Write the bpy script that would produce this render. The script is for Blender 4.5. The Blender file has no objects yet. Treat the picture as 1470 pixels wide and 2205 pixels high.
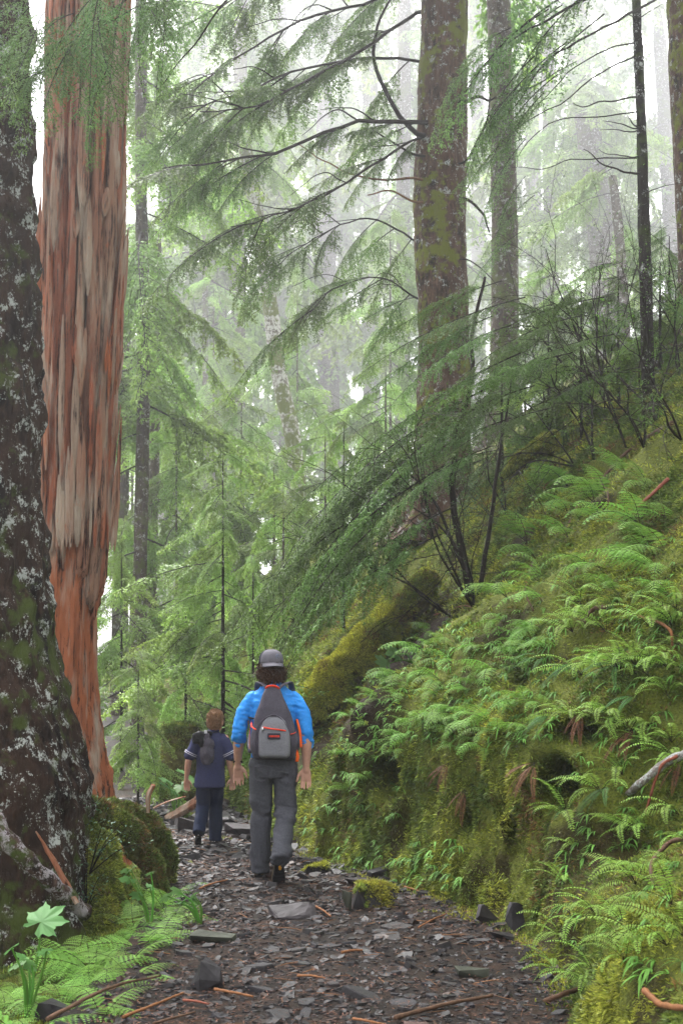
import bpy, bmesh, math, random
import numpy as np
from mathutils import Vector, Matrix
random.seed(7); rng = np.random.default_rng(7)
scene = bpy.context.scene
COL = scene.collection
R = math.radians
# ------------------------------------------------------------------ camera
FPX, CX, CY, HOR = 3062.0, 735.0, 1102.5, 1445.0
PITCH = math.atan((HOR - CY) / FPX)
CAMZ = 1.65
cd = bpy.data.cameras.new('camera'); cam = bpy.data.objects.new('camera', cd); COL.objects.link(cam)
cam.location = (0, 0, CAMZ); cam.rotation_euler = (math.pi / 2 + PITCH, 0, 0)
cd.sensor_fit = 'VERTICAL'; cd.sensor_height = 36.0; cd.lens = 36.0 * FPX / 2205.0
cd.clip_start = 0.1; cd.clip_end = 2000
cd.dof.use_dof = True; cd.dof.focus_distance = 11.3; cd.dof.aperture_fstop = 6.3
scene.camera = cam
# ------------------------------------------------------------------ sky, sun, exposure
SUN_EL, SUN_AZ = R(62), R(-25)
w = bpy.data.worlds.new('World'); scene.world = w; w.use_nodes = True
nt = w.node_tree; nt.nodes.clear()
sky = nt.nodes.new('ShaderNodeTexSky'); sky.sky_type = 'NISHITA'; sky.sun_disc = False
sky.sun_elevation = SUN_EL; sky.sun_rotation = SUN_AZ
sky.air_density = 1.0; sky.dust_density = 4.0; sky.ozone_density = 1.0
hs = nt.nodes.new('ShaderNodeHueSaturation'); hs.inputs['Saturation'].default_value = 0.06
bg = nt.nodes.new('ShaderNodeBackground'); bg.inputs['Strength'].default_value = 0.15
wo = nt.nodes.new('ShaderNodeOutputWorld')
nt.links.new(sky.outputs[0], hs.inputs['Color']); nt.links.new(hs.outputs[0], bg.inputs[0]); nt.links.new(bg.outputs[0], wo.inputs[0])
ld = bpy.data.lights.new('sun', 'SUN'); sun = bpy.data.objects.new('sun', ld); COL.objects.link(sun)
ld.energy = 1.5; ld.angle = R(20); ld.color = (1, 0.98, 0.95)
sdir = Vector((math.sin(SUN_AZ) * math.cos(SUN_EL), math.cos(SUN_AZ) * math.cos(SUN_EL), math.sin(SUN_EL)))
sun.rotation_euler = sdir.to_track_quat('Z', 'Y').to_euler(); sun.location = (0, 0, 60)
vs = scene.view_settings; vs.view_transform = 'Standard'; vs.look = 'None'; vs.gamma = 1.0; vs.exposure = 2.5
vs.use_curve_mapping = False
scene.cycles.use_denoising = True
scene.cycles.max_bounces = 7; scene.cycles.diffuse_bounces = 4; scene.cycles.glossy_bounces = 2
scene.cycles.transmission_bounces = 4; scene.cycles.volume_bounces = 0
scene.cycles.sample_clamp_indirect = 4.0
# ------------------------------------------------------------------ helpers
_c, _s = math.cos(PITCH), math.sin(PITCH)
def at(px, py, Y):
    """the point at distance Y in front of the camera that the photograph shows at pixel (px, py)"""
    a, b = (px - CX) / FPX, (CY - py) / FPX
    d = np.array([a, _c - b * _s, _s + b * _c]); d = d * (Y / d[1])
    return np.array([d[0], d[1], d[2] + CAMZ])
def vis(P, m=0.02):
    """which points lie inside the camera's view (used only to spend leaves where they can be seen)"""
    P = np.asarray(P); x, y, z = P[:, 0], P[:, 1], P[:, 2] - CAMZ
    f = y * _c + z * _s; u = -y * _s + z * _c; f = np.maximum(f, 1e-6)
    return (f > 1) & (np.abs(x / f) < CX / FPX + m) & (np.abs(u / f) < CY / FPX + m)
def _hash(i, j, k, s):
    h = (i.astype(np.int64) * 374761393 + j.astype(np.int64) * 668265263 + k.astype(np.int64) * 2147483647 + s * 1274126177) & 0xFFFFFFFF
    h = ((h ^ (h >> 13)) * 1274126177) & 0xFFFFFFFF
    h = h ^ (h >> 16)
    return (h & 0xFFFF) / 65535.0
def vnoise(P, seed=0):
    P = np.asarray(P, float); i = np.floor(P).astype(np.int64); f = P - i; f = f * f * (3 - 2 * f)
    out = 0
    for a in (0, 1):
        for b in (0, 1):
            for c in (0, 1):
                wgt = (f[:, 0] if a else 1 - f[:, 0]) * (f[:, 1] if b else 1 - f[:, 1]) * (f[:, 2] if c else 1 - f[:, 2])
                out = out + wgt * _hash(i[:, 0] + a, i[:, 1] + b, i[:, 2] + c, seed)
    return out * 2 - 1
def fbm(P, oct=4, seed=0, gain=0.5):
    P = np.asarray(P, float); t = 0; a = 1.0; n = 0
    for o in range(oct):
        t = t + a * vnoise(P * (2.03 ** o) + o * 17.3, seed + o); n += a; a *= gain
    return t / n
def smooth(x, a, b):
    t = np.clip((x - a) / (b - a), 0, 1); return t * t * (3 - 2 * t)
def mesh_np(name, V, F, mats, fm=None, col=None, smooth_shade=False):
    """V (n,3); F: list of int arrays (m,k) of equal-sided faces"""
    me = bpy.data.meshes.new(name)
    V = np.ascontiguousarray(V, np.float32); F = [np.asarray(f, np.int32) for f in F if len(f)]
    lv = np.concatenate([f.ravel() for f in F]); ln = np.concatenate([np.full(len(f), f.shape[1], np.int32) for f in F])
    ls = np.concatenate([[0], np.cumsum(ln)[:-1]]).astype(np.int32)
    me.vertices.add(len(V)); me.vertices.foreach_set('co', V.ravel())
    me.loops.add(len(lv)); me.loops.foreach_set('vertex_index', lv)
    me.polygons.add(len(ln)); me.polygons.foreach_set('loop_start', ls)
    if not isinstance(mats, (list, tuple)): mats = [mats]
    for m in mats: me.materials.append(m)
    if fm is not None: me.polygons.foreach_set('material_index', np.asarray(fm, np.int32))
    me.polygons.foreach_set('use_smooth', np.full(len(ln), bool(smooth_shade)))
    if col is not None:
        c4 = np.ones((len(V), 4), np.float32); c4[:, :3] = col
        at_ = me.attributes.new('col', 'FLOAT_COLOR', 'POINT'); at_.data.foreach_set('color', c4.ravel())
    me.update(calc_edges=True); me.validate()
    return me
class G:
    """collects pieces of one mesh"""
    def __init__(s): s.V = []; s.F = {}; s.n = 0; s.C = []
    def add(s, V, F, mat=0, col=(1, 1, 1)):
        V = np.asarray(V, float)
        for f in (F if isinstance(F, list) else [F]):
            f = np.asarray(f, int)
            if len(f): s.F.setdefault((f.shape[1], mat), []).append(f + s.n)
        s.V.append(V); c = np.asarray(col, float)
        s.C.append(np.broadcast_to(c, (len(V), 3)) if c.ndim == 1 else c); s.n += len(V); return s
    def mesh(s, name, mats, smooth_shade=False):
        F = []; fm = []
        for (k, m), l in s.F.items():
            f = np.concatenate(l); F.append(f); fm.append(np.full(len(f), m))
        return mesh_np(name, np.concatenate(s.V), F, mats, np.concatenate(fm), np.concatenate(s.C), smooth_shade)
    def obj(s, name, mats, parent=None, smooth_shade=False):
        return link(name, s.mesh(name, mats, smooth_shade), parent)
def link(name, me, parent=None):
    o = bpy.data.objects.new(name, me); COL.objects.link(o)
    if parent is not None: o.parent = parent
    return o
def tag(o, label, cat, group=None):
    o['label'] = label; o['category'] = cat
    if group: o['group'] = group
    return o
def struct(o, label=None):
    o['kind'] = 'structure'
    if label: o['label'] = label
    return o
def stuff(o): o['kind'] = 'stuff'; return o
def thing(name, loc, label, cat, group=None):
    o = bpy.data.objects.new(name, None); COL.objects.link(o); o.location = tuple(loc); o.empty_display_size = 0.1
    return tag(o, label, cat, group)
def tube(pts, rad, n=8, cap=True, flat=1.0, rnd=None):
    """swept tube through pts with radius per point; returns V,[quads,tris]"""
    P = np.asarray(pts, float); m = len(P); rad = np.broadcast_to(np.asarray(rad, float), (m,))
    T = np.gradient(P, axis=0); T /= np.linalg.norm(T, axis=1)[:, None] + 1e-12
    u = np.cross(T[0], [0, 0, 1.0]);
    if np.linalg.norm(u) < 1e-3: u = np.array([1.0, 0, 0])
    U = []
    for t in T:
        u = u - t * np.dot(u, t); u = u / (np.linalg.norm(u) + 1e-12); U.append(u)
    U = np.array(U); W = np.cross(T, U)
    a = np.arange(n) * 2 * math.pi / n
    V = P[:, None, :] + rad[:, None, None] * (np.cos(a)[None, :, None] * U[:, None, :] + flat * np.sin(a)[None, :, None] * W[:, None, :])
    V = V.reshape(-1, 3); i = np.arange(m - 1)[:, None] * n; j = np.arange(n)[None, :]; k = (j + 1) % n
    Q = np.stack([i + j, i + k, i + n + k, i + n + j], -1).reshape(-1, 4)
    F = [Q]
    if cap:
        V = np.vstack([V, P[0], P[-1]]); c0 = len(V) - 2; jj = np.arange(n); kk = (jj + 1) % n
        F.append(np.concatenate([np.stack([np.full(n, c0), kk, jj], -1), np.stack([np.full(n, c0 + 1), (m - 1) * n + jj, (m - 1) * n + kk], -1)]))
    return V, F
def spline(pts, n):
    """Catmull-Rom through pts, n samples"""
    P = np.asarray(pts, float); P = np.vstack([2 * P[0] - P[1], P, 2 * P[-1] - P[-2]])
    t = np.linspace(0, len(P) - 3 - 1e-9, n); i = t.astype(int); f = (t - i)[:, None]
    a, b, c, d = P[i], P[i + 1], P[i + 2], P[i + 3]
    return 0.5 * (2 * b + (c - a) * f + (2 * a - 5 * b + 4 * c - d) * f ** 2 + (3 * b - a - 3 * c + d) * f ** 3)
def grid_faces(nr, nc, wrap=False):
    i = np.arange(nr - 1)[:, None] * nc; j = np.arange(nc if wrap else nc - 1)[None, :]; k = (j + 1) % nc
    return np.stack([i + j, i + k, i + nc + k, i + nc + j], -1).reshape(-1, 4)
def sample(V, Q, n, g=rng, keep=None):
    """n random surface points on quads/tris: points, normals, face index"""
    V = np.asarray(V); Q = np.asarray(Q)
    T = np.concatenate([Q[:, [0, 1, 2]], Q[:, [0, 2, 3]]]) if Q.shape[1] == 4 else Q
    a, b, c = V[T[:, 0]], V[T[:, 1]], V[T[:, 2]]
    N = np.cross(b - a, c - a); A = np.linalg.norm(N, axis=1)
    if keep is not None: A = A * keep((a + b + c) / 3, N / (A[:, None] + 1e-12))
    idx = g.choice(len(T), n, p=A / A.sum()); r1 = np.sqrt(g.random(n))[:, None]; r2 = g.random(n)[:, None]
    P = a[idx] * (1 - r1) + b[idx] * r1 * (1 - r2) + c[idx] * r1 * r2
    return P, N[idx] / (np.linalg.norm(N[idx], axis=1)[:, None] + 1e-12)
def rotz(a):
    c, s = math.cos(a), math.sin(a); return np.array([[c, -s, 0], [s, c, 0], [0, 0, 1.0]])
def unit(v): v = np.asarray(v, float); return v / (np.linalg.norm(v, axis=-1, keepdims=True) + 1e-12)
# ------------------------------------------------------------------ materials
def newmat(name):
    m = bpy.data.materials.new(name); m.use_nodes = True; t = m.node_tree; b = t.nodes['Principled BSDF']; b.inputs['Specular IOR Level'].default_value = .07; return m, t, b
def N(t, k, **kw):
    n = t.nodes.new(k)
    for a, v in kw.items():
        if a in n.inputs: n.inputs[a].default_value = v
        else: setattr(n, a, v)
    return n
def ramp(t, src, stops):
    n = t.nodes.new('ShaderNodeValToRGB'); e = n.color_ramp.elements
    while len(e) < len(stops): e.new(0.5)
    for q, (p, c) in zip(e, stops): q.position = p; q.color = (*c, 1) if len(c) == 3 else c
    t.links.new(src, n.inputs[0]); return n.outputs[0]
def mixc(t, fac, a, b, mode='MIX'):
    n = t.nodes.new('ShaderNodeMix'); n.data_type = 'RGBA'; n.blend_type = mode
    for s, v in ((n.inputs[0], fac), (n.inputs[6], a), (n.inputs[7], b)):
        if hasattr(v, 'links') or hasattr(v, 'is_linked'): t.links.new(v, s)
        else: s.default_value = v if isinstance(v, (int, float)) else (*v, 1)
    return n.outputs[2]
def coords(t, scale=(1, 1, 1), kind='Object'):
    tc = t.nodes.new('ShaderNodeTexCoord'); mp = t.nodes.new('ShaderNodeMapping'); mp.inputs['Scale'].default_value = scale
    t.links.new(tc.outputs[kind], mp.inputs[0]); return mp.outputs[0]
def noise(t, vec, scale, detail=4, rough=0.55, dist=0):
    n = N(t, 'ShaderNodeTexNoise', Scale=scale, Detail=detail, Roughness=rough, Distortion=dist); t.links.new(vec, n.inputs['Vector']); return n.outputs[0]
def bump(t, b, h, s=0.5, d=0.02):
    n = N(t, 'ShaderNodeBump', Strength=s, Distance=d); t.links.new(h, n.inputs['Height']); t.links.new(n.outputs[0], b.inputs['Normal'])
def leafmat(name, rgb, rough=0.45, transl=0.35, var=0.25, spec=0.25):
    """leaf: colour attribute x base, a little different on every object, part of the light shines through"""
    m, t, b = newmat(name)
    at_ = N(t, 'ShaderNodeAttribute', attribute_name='col')
    oi = t.nodes.new('ShaderNodeObjectInfo')
    h = t.nodes.new('ShaderNodeHueSaturation')
    mr = N(t, 'ShaderNodeMapRange'); mr.inputs['To Min'].default_value = 1 - var; mr.inputs['To Max'].default_value = 1 + var
    mh = N(t, 'ShaderNodeMapRange'); mh.inputs['To Min'].default_value = 0.488; mh.inputs['To Max'].default_value = 0.512
    t.links.new(oi.outputs['Random'], mr.inputs[0]); t.links.new(oi.outputs['Random'], mh.inputs[0])
    t.links.new(mr.outputs[0], h.inputs['Value']); t.links.new(mh.outputs[0], h.inputs['Hue'])
    t.links.new(mixc(t, 1.0, rgb, at_.outputs['Color'], 'MULTIPLY'), h.inputs['Color'])
    t.links.new(h.outputs[0], b.inputs['Base Color']); b.inputs['Roughness'].default_value = rough
    b.inputs['Specular IOR Level'].default_value = spec
    if transl:
        tr = t.nodes.new('ShaderNodeBsdfTranslucent'); ms = t.nodes.new('ShaderNodeMixShader'); ms.inputs[0].default_value = transl
        t.links.new(h.outputs[0], tr.inputs[0]); t.links.new(b.outputs[0], ms.inputs[1]); t.links.new(tr.outputs[0], ms.inputs[2])
        t.links.new(ms.outputs[0], t.nodes['Material Output'].inputs[0])
    return m
def plain(name, rgb, rough=0.6, sc=30, amt=0.25, bmp=0.3, metal=0, spec=0.09, bd=0.01):
    m, t, b = newmat(name); v = coords(t)
    n = noise(t, v, sc, 5)
    d = tuple(c * (1 - amt) for c in rgb); l = tuple(min(1, c * (1 + amt)) for c in rgb)
    t.links.new(ramp(t, n, [(0.3, d), (0.7, l)]), b.inputs['Base Color']); b.inputs['Roughness'].default_value = rough
    b.inputs['Metallic'].default_value = metal; b.inputs['Specular IOR Level'].default_value = spec
    if bmp: bump(t, b, n, bmp, bd)
    return m
def barkmat(name, base, dark, lichen=0.0, moss=0.0, mossc=(0.07, 0.085, 0.015), rough=0.75, sc=1.0, lic=(0.36, 0.38, 0.36)):
    m, t, b = newmat(name); v = coords(t, (1, 1, 0.35)); v1 = coords(t)
    n = noise(t, v, 26 * sc, 6, 0.65); n2 = noise(t, v1, 3.1 * sc, 3)
    c = ramp(t, n, [(0.32, dark), (0.62, base)]); nb = noise(t, coords(t, (1, 1, .22)), 10 * sc, 4, .6)
    c = mixc(t, ramp(t, nb, [(0.42, (1, 1, 1)), (0.54, (0, 0, 0))]), c, tuple(x * 1.1 for x in dark))
    c = mixc(t, ramp(t, n2, [(0.4, (0, 0, 0)), (0.65, (1, 1, 1))]), c, tuple(x * 0.62 for x in base))
    if lichen:
        v2 = coords(t, (1, 1, 0.7)); l = noise(t, v2, 60 * sc, 4, 0.75, 0.1); big = noise(t, v1, 9.0, 3)
        k = N(t, 'ShaderNodeMath', operation='ADD'); t.links.new(l, k.inputs[0]); t.links.new(big, k.inputs[1])
        th = 1.22 - 0.17 * lichen
        c = mixc(t, ramp(t, k.outputs[0], [(th - .02, (0, 0, 0)), (min(th + .05, 1.0), (1, 1, 1))]) if th < .98 else ramp(t, scale01(t, k.outputs[0], 0.5), [(th / 2 - .012, (0, 0, 0)), (th / 2 + .02, (1, 1, 1))]), c, lic)
    if moss:
        l = noise(t, v1, 7, 5, 0.62); big = noise(t, v1, 1.1, 2)
        k = N(t, 'ShaderNodeMath', operation='ADD'); t.links.new(l, k.inputs[0]); t.links.new(big, k.inputs[1])
        th = 0.58 - 0.07 * moss
        c = mixc(t, ramp(t, scale01(t, k.outputs[0], 0.5), [(th - .03, (0, 0, 0)), (th + .03, (1, 1, 1))]), c, mossc)
    t.links.new(c, b.inputs['Base Color']); b.inputs['Roughness'].default_value = rough
    k2 = N(t, 'ShaderNodeMath', operation='ADD'); t.links.new(n, k2.inputs[0]); t.links.new(nb, k2.inputs[1]); bump(t, b, k2.outputs[0], 1.0, 0.05); return m
def scale01(t, s, k):
    n = N(t, 'ShaderNodeMath', operation='MULTIPLY'); t.links.new(s, n.inputs[0]); n.inputs[1].default_value = k; return n.outputs[0]
M = {}
M['hemlock'] = leafmat('hemlock_needles', (0.10, 0.17, 0.042), 0.42, 0.45, 0.3)
M['hemlock_near'] = leafmat('hemlock_needles_near', (0.105, 0.190, 0.045), 0.38, 0.4, 0.2)
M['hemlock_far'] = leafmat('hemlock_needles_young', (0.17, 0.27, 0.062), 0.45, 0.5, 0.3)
M['hemlock_hang'] = leafmat('hemlock_needles_hanging', (0.12, 0.22, 0.060), 0.4, 0.4, 0.2)
M['moss'] = leafmat('moss_leaves', (1, 1, 1), 0.6, 0.3, 0.08, 0.3)
M['fern'] = leafmat('fern_leaf', (0.19, 0.33, 0.065), 0.6, 0.4, 0.22)
M['herb'] = leafmat('herb_leaf', (0.13, 0.26, 0.05), 0.55, 0.35, 0.25)
M['dryfern'] = leafmat('dry_fern', (0.14, 0.055, 0.03), 0.7, 0.2, 0.3)
M['twig'] = plain('dark_twig', (0.016, 0.011, 0.008), 0.55, 40, 0.4)
M['limb'] = plain('dark_limb', (0.018, 0.013, 0.010), 0.6, 40, 0.45, 0.5)
M['bark_left'] = barkmat('bark_lichen', (0.052, 0.029, 0.019), (0.007, 0.0045, 0.0035), 0.55, 0.5, (0.045, 0.060, 0.012))
M['bark_moss'] = barkmat('bark_moss', (0.15, 0.088, 0.060), (0.018, 0.011, 0.008), 0.45, 0.42, (0.13, 0.145, 0.018))
M['bark_plain'] = barkmat('bark_plain', (0.105, 0.078, 0.058), (0.033, 0.024, 0.019), 0.5, 0.6, (0.07, 0.08, 0.02))
M['bark_far'] = barkmat('bark_far', (0.10, 0.075, 0.058), (0.04, 0.03, 0.024), 0.6, 0.5, (0.08, 0.09, 0.03), 0.8, 0.6)
M['bark_pale'] = barkmat('bark_pale', (0.20, 0.17, 0.14), (0.06, 0.045, 0.035), 1.6, 1.0, (0.10, 0.12, 0.03), 0.8, 0.7, (0.42, 0.42, 0.40))
M['bark_dark'] = barkmat('bark_dark', (0.028, 0.021, 0.017), (0.008, 0.006, 0.005), 0.3, 0.4, (0.035, 0.045, 0.012))
# ================================================================== the setting: path, hillside, lower slope
_Yr = [2, 6.6, 8, 9.3, 10.0, 10.6, 11.2, 12.5, 14, 16, 18, 21, 25, 40, 70, 220]
_Xr = [.95, .97, 1.16, 1.14, .92, .66, .36, -.14, -.55, -1.0, -1.55, -2.3, -3.1, -6.5, -12, -34]
_Yl = [2, 6.6, 8, 9.5, 11, 12.5, 14, 16, 18, 21, 25, 40, 70, 220]
_Xl = [-1.1, -1.12, -1.06, -1.06, -1.17, -1.37, -1.67, -2.05, -2.6, -3.4, -4.4, -8.2, -14, -36]
def xr(Y): return (np.interp(Y, _Yr, _Xr) + np.interp(Y - .3, _Yr, _Xr) + np.interp(Y + .3, _Yr, _Xr)) / 3
def xl(Y): return (np.interp(Y, _Yl, _Xl) + np.interp(Y - .5, _Yl, _Xl) + np.interp(Y + .5, _Yl, _Xl)) / 3
def pz(Y): return 0.03 * np.maximum(np.asarray(Y, float) - 15, 0) ** 1.1 * np.exp(-np.maximum(np.asarray(Y, float) - 15, 0) / 60)
def path_z(x, Y):
    P = np.stack([np.asarray(x, float), np.asarray(Y, float), 0 * np.asarray(x, float)], -1).reshape(-1, 3)
    return (pz(P[:, 1]) + 0.035 * fbm(P * 1.1, 3, 5) + 0.012 * fbm(P * 6, 3, 9)).reshape(np.shape(x))
Yrow = np.exp(np.linspace(math.log(3.2), math.log(210), 760))
# --- path
nc = 48
tt = np.linspace(0, 1, nc)[None, :]
PX = (xl(Yrow) - 0.25)[:, None] * (1 - tt) + (xr(Yrow) + 0.30)[:, None] * tt
PY = np.broadcast_to(Yrow[:, None], PX.shape)
PZ = path_z(PX, PY)
m, t, b = newmat('wet_soil')
v = coords(t); n1 = noise(t, v, 38, 6, 0.7); n2 = noise(t, v, 5, 3)
c = ramp(t, n1, [(0.3, (0.005, 0.004, 0.0035)), (0.5, (0.014, 0.0105, 0.009)), (0.72, (0.034, 0.027, 0.024))])
c = mixc(t, ramp(t, n2, [(0.45, (0, 0, 0)), (0.7, (.8, .8, .8))]), c, (0.040, 0.022, 0.015))
t.links.new(c, b.inputs['Base Color']); b.inputs['Roughness'].default_value = 0.5; bump(t, b, n1, 0.9, 0.02)
M['soil'] = m
path = link('path', mesh_np('path', np.stack([PX, PY, PZ], -1).reshape(-1, 3), [grid_faces(len(Yrow), nc)], M['soil'], smooth_shade=True))
struct(path)
# --- hillside on the right (cross-section built along its own arc length, so it can be steep and hollow)
S = np.concatenate([np.arange(0, 2.6, .035), np.arange(2.6, 6.5, .075), 6.5 * np.exp(np.linspace(0, math.log(15), 60))])
YY, SS = np.meshgrid(Yrow, S, indexing='ij')
cl = 0.10 + 1.05 * smooth(YY, 8.6, 9.7) * (1 - smooth(YY, 12.2, 13.8)) + 0.25 * (1 - smooth(YY, 7.5, 8.6))
ang = np.where(SS < 0.12, 14, 0) * 1.0
k1 = smooth(SS, 0.10, 0.20); k2 = smooth(SS, 0.18 + cl, 0.45 + cl)
upper = 43.5 + 0 * SS - 9 * smooth(SS, 5.5, 9) - 14 * smooth(SS, 10, 25) - 12 * smooth(SS, 25, 60)
upper = upper - 8 * (1 - smooth(YY, 7.5, 9.0)) - 12 * smooth(YY, 24, 45)
ang = 14 * (1 - k1) + k1 * ((1 - k2) * (77 - 12 * (1 - smooth(YY, 7.5, 8.6))) + k2 * upper)
ds = np.diff(S, prepend=0)[None, :]
HX = (xr(Yrow) - 0.06)[:, None] + np.cumsum(np.cos(np.radians(ang)) * ds, 1)
HZ = (pz(Yrow) - 0.035)[:, None] + np.cumsum(np.sin(np.radians(ang)) * ds, 1)
HP = np.stack([HX, YY, HZ], -1)
def grid_normals(P):
    a = np.gradient(P, axis=0); b_ = np.gradient(P, axis=1); n_ = np.cross(b_, a); return -n_ / (np.linalg.norm(n_, axis=-1, keepdims=True) + 1e-12)
HN = grid_normals(HP)
if HN[300, 60, 2] < 0: HN = -HN
flat = HP.reshape(-1, 3)
ramp_s = smooth(SS, 0.02, 0.5).reshape(-1)
cliffk = (k1 * (1 - k2) * smooth(YY, 8.4, 9.4) * (1 - smooth(YY, 12.6, 14))).reshape(-1)
far = np.clip(YY / 12, 1, 6).reshape(-1)
d = ramp_s * (0.20 * fbm(flat * np.array([.7, .7, .7]), 3, 21) + 0.13 * fbm(flat * 2.2, 3, 22) + 0.06 * np.abs(fbm(flat * 6.5, 3, 23)))
d += cliffk * (0.13 * fbm(flat * np.array([4.5, 4.5, 0.9]), 3, 24) + 0.07 * fbm(flat * np.array([11, 11, 2.2]), 3, 25))
d += 0.25 * (far - 1) * fbm(flat * 0.25, 3, 26) * ramp_s
flat2 = flat + d[:, None] * HN.reshape(-1, 3)
_rel = flat2 - np.array([0, 0, CAMZ]); _f = _rel[:, 1] * _c + _rel[:, 2] * _s; _px = CX + FPX * _rel[:, 0] / _f; _py = CY - FPX * (-_rel[:, 1] * _s + _rel[:, 2] * _c) / _f
def _surf(px, py):
    I = np.where((np.abs(_px - px) < 10) & (np.abs(_py - py) < 10) & (_f > 3))[0]; return flat2[I[np.argmin(_f[I])]]
HOLES = [(_surf(1190, 1695), .10, .15, .8), (_surf(822, 1672), .09, .15, .7), (_surf(1235, 1580), .13, .06, .5), (_surf(800, 1560), .05, .2, .4), (_surf(1000, 1760), .05, .12, .35), (_surf(1090, 1790), .04, .2, .3), (_surf(1115, 1450), .06, .16, .5)]
for hc, rx, rz, dep in HOLES:
    q = flat2 - hc; vd = unit(hc * np.array([1, 1, 0])); xp = q[:, 0] * vd[1] - q[:, 1] * vd[0]; dpt = q[:, 0] * vd[0] + q[:, 1] * vd[1]; q = (xp / rx) ** 2 + (q[:, 2] / rz) ** 2 + (dpt / .55) ** 2
    flat2 = flat2 + (dep * np.exp(-q ** 1.5))[:, None] * unit(vd + np.array([.35, 0, 0]))[None]
HQ = grid_faces(len(Yrow), len(S))
m, t, b = newmat('mossy_soil')
v = coords(t); n1 = noise(t, v, 5.5, 6, 0.65); n2 = noise(t, v, 60, 4, 0.6); n3 = noise(t, v, 1.3, 3)
c = ramp(t, n2, [(0.3, (0.040, 0.055, 0.010)), (0.7, (0.15, 0.165, 0.024))])
c = mixc(t, ramp(t, n1, [(0.58, (0, 0, 0)), (0.68, (.9, .9, .9))]), c, (0.035, 0.020, 0.012))
c = mixc(t, ramp(t, n3, [(0.45, (0, 0, 0)), (0.7, (.6, .6, .6))]), c, (0.05, 0.06, 0.012))
ba = N(t, 'ShaderNodeAttribute', attribute_name='col'); c = mixc(t, ba.outputs['Fac'], c, mixc(t, n2, (0.005, 0.0035, 0.0025), (0.036, 0.020, 0.012)))
t.links.new(c, b.inputs['Base Color']); b.inputs['Roughness'].default_value = 0.75; bump(t, b, n2, 0.9, 0.03)
M['mossy_soil'] = m
_lg = np.array([_surf(a_, c_) for a_, c_ in ((690, 1600), (760, 1525), (840, 1440), (920, 1350))])
bare = np.max([np.exp(-(np.linalg.norm((flat2 - q_) * np.array([1, .45, 1]), axis=1) / .45) ** 4) for q_ in np.concatenate([_lg, (_lg[1:] + _lg[:-1]) / 2])], axis=0)  # dark bare soil beside the log, partly standing in for its shadow beneath
bare = np.maximum(bare, smooth(fbm(flat2 * 1.9, 3, 91), .22, .38) * .8)
hill = link('hillside', mesh_np('hillside', flat2, [HQ[:, ::-1]], M['mossy_soil'], col=np.repeat(bare[:, None], 3, 1), smooth_shade=True)); struct(hill)
HV = flat2.reshape(len(Yrow), len(S), 3)
def hill_z(x, Y):
    i = int(np.clip(np.searchsorted(Yrow, Y), 0, len(Yrow) - 1)); r = HV[i]; return float(np.interp(x, np.maximum.accumulate(r[:, 0]), r[:, 2]))
# --- lower slope on the left, running out under the trees and rising again far off
D = np.concatenate([np.arange(0, 2.4, .06), np.arange(2.4, 8, .2), 8 * np.exp(np.linspace(0, math.log(22), 60))])
YL, DD = np.meshgrid(Yrow, D, indexing='ij')
angl = -6 - 7 * smooth(DD, .25, .6) - 22 * smooth(DD, 1.7, 2.6) + 16 * smooth(DD, 7, 13) + 19 * smooth(DD, 14, 30)
angl = angl - 10 * smooth(YL, 12, 16) * (1 - smooth(DD, 1.0, 1.8))
dd = np.diff(D, prepend=0)[None, :]
LX = (xl(Yrow) + 0.12)[:, None] - np.cumsum(np.cos(np.radians(angl)) * dd, 1)
LZ = (pz(Yrow) - 0.015)[:, None] + np.cumsum(np.sin(np.radians(angl)) * dd, 1)
LZ = LZ + 26 * smooth(YL, 70, 200) * smooth(DD, 0, 8)
L = np.stack([LX, YL, LZ], -1).reshape(-1, 3)
L[:, 2] += smooth(DD, .1, .8).reshape(-1) * (0.10 * fbm(L * 1.3, 4, 31) + 0.02 * fbm(L * 9, 2, 32) + 0.3 * (np.clip(YL.reshape(-1) / 12, 1, 6) - 1) * fbm(L * .25, 2, 33))
LQ = grid_faces(len(Yrow), len(D))
slope = link('lower_slope', mesh_np('lower_slope', L, [LQ], M['mossy_soil'], col=np.full((len(L), 3), .3), smooth_shade=True)); struct(slope)
LVg = L.reshape(len(Yrow), len(D), 3)
def left_z(x, Y):
    i = int(np.clip(np.searchsorted(Yrow, Y), 0, len(Yrow) - 1)); r = LVg[i][::-1]; return float(np.interp(x, np.maximum.accumulate(r[:, 0]), r[:, 2]))
def gz(x, Y):
    if x > xr(Y) + .02: return hill_z(x, Y)
    if x < xl(Y) - .02: return left_z(x, Y)
    return float(path_z(np.array([x]), np.array([Y]))[0])
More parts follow.
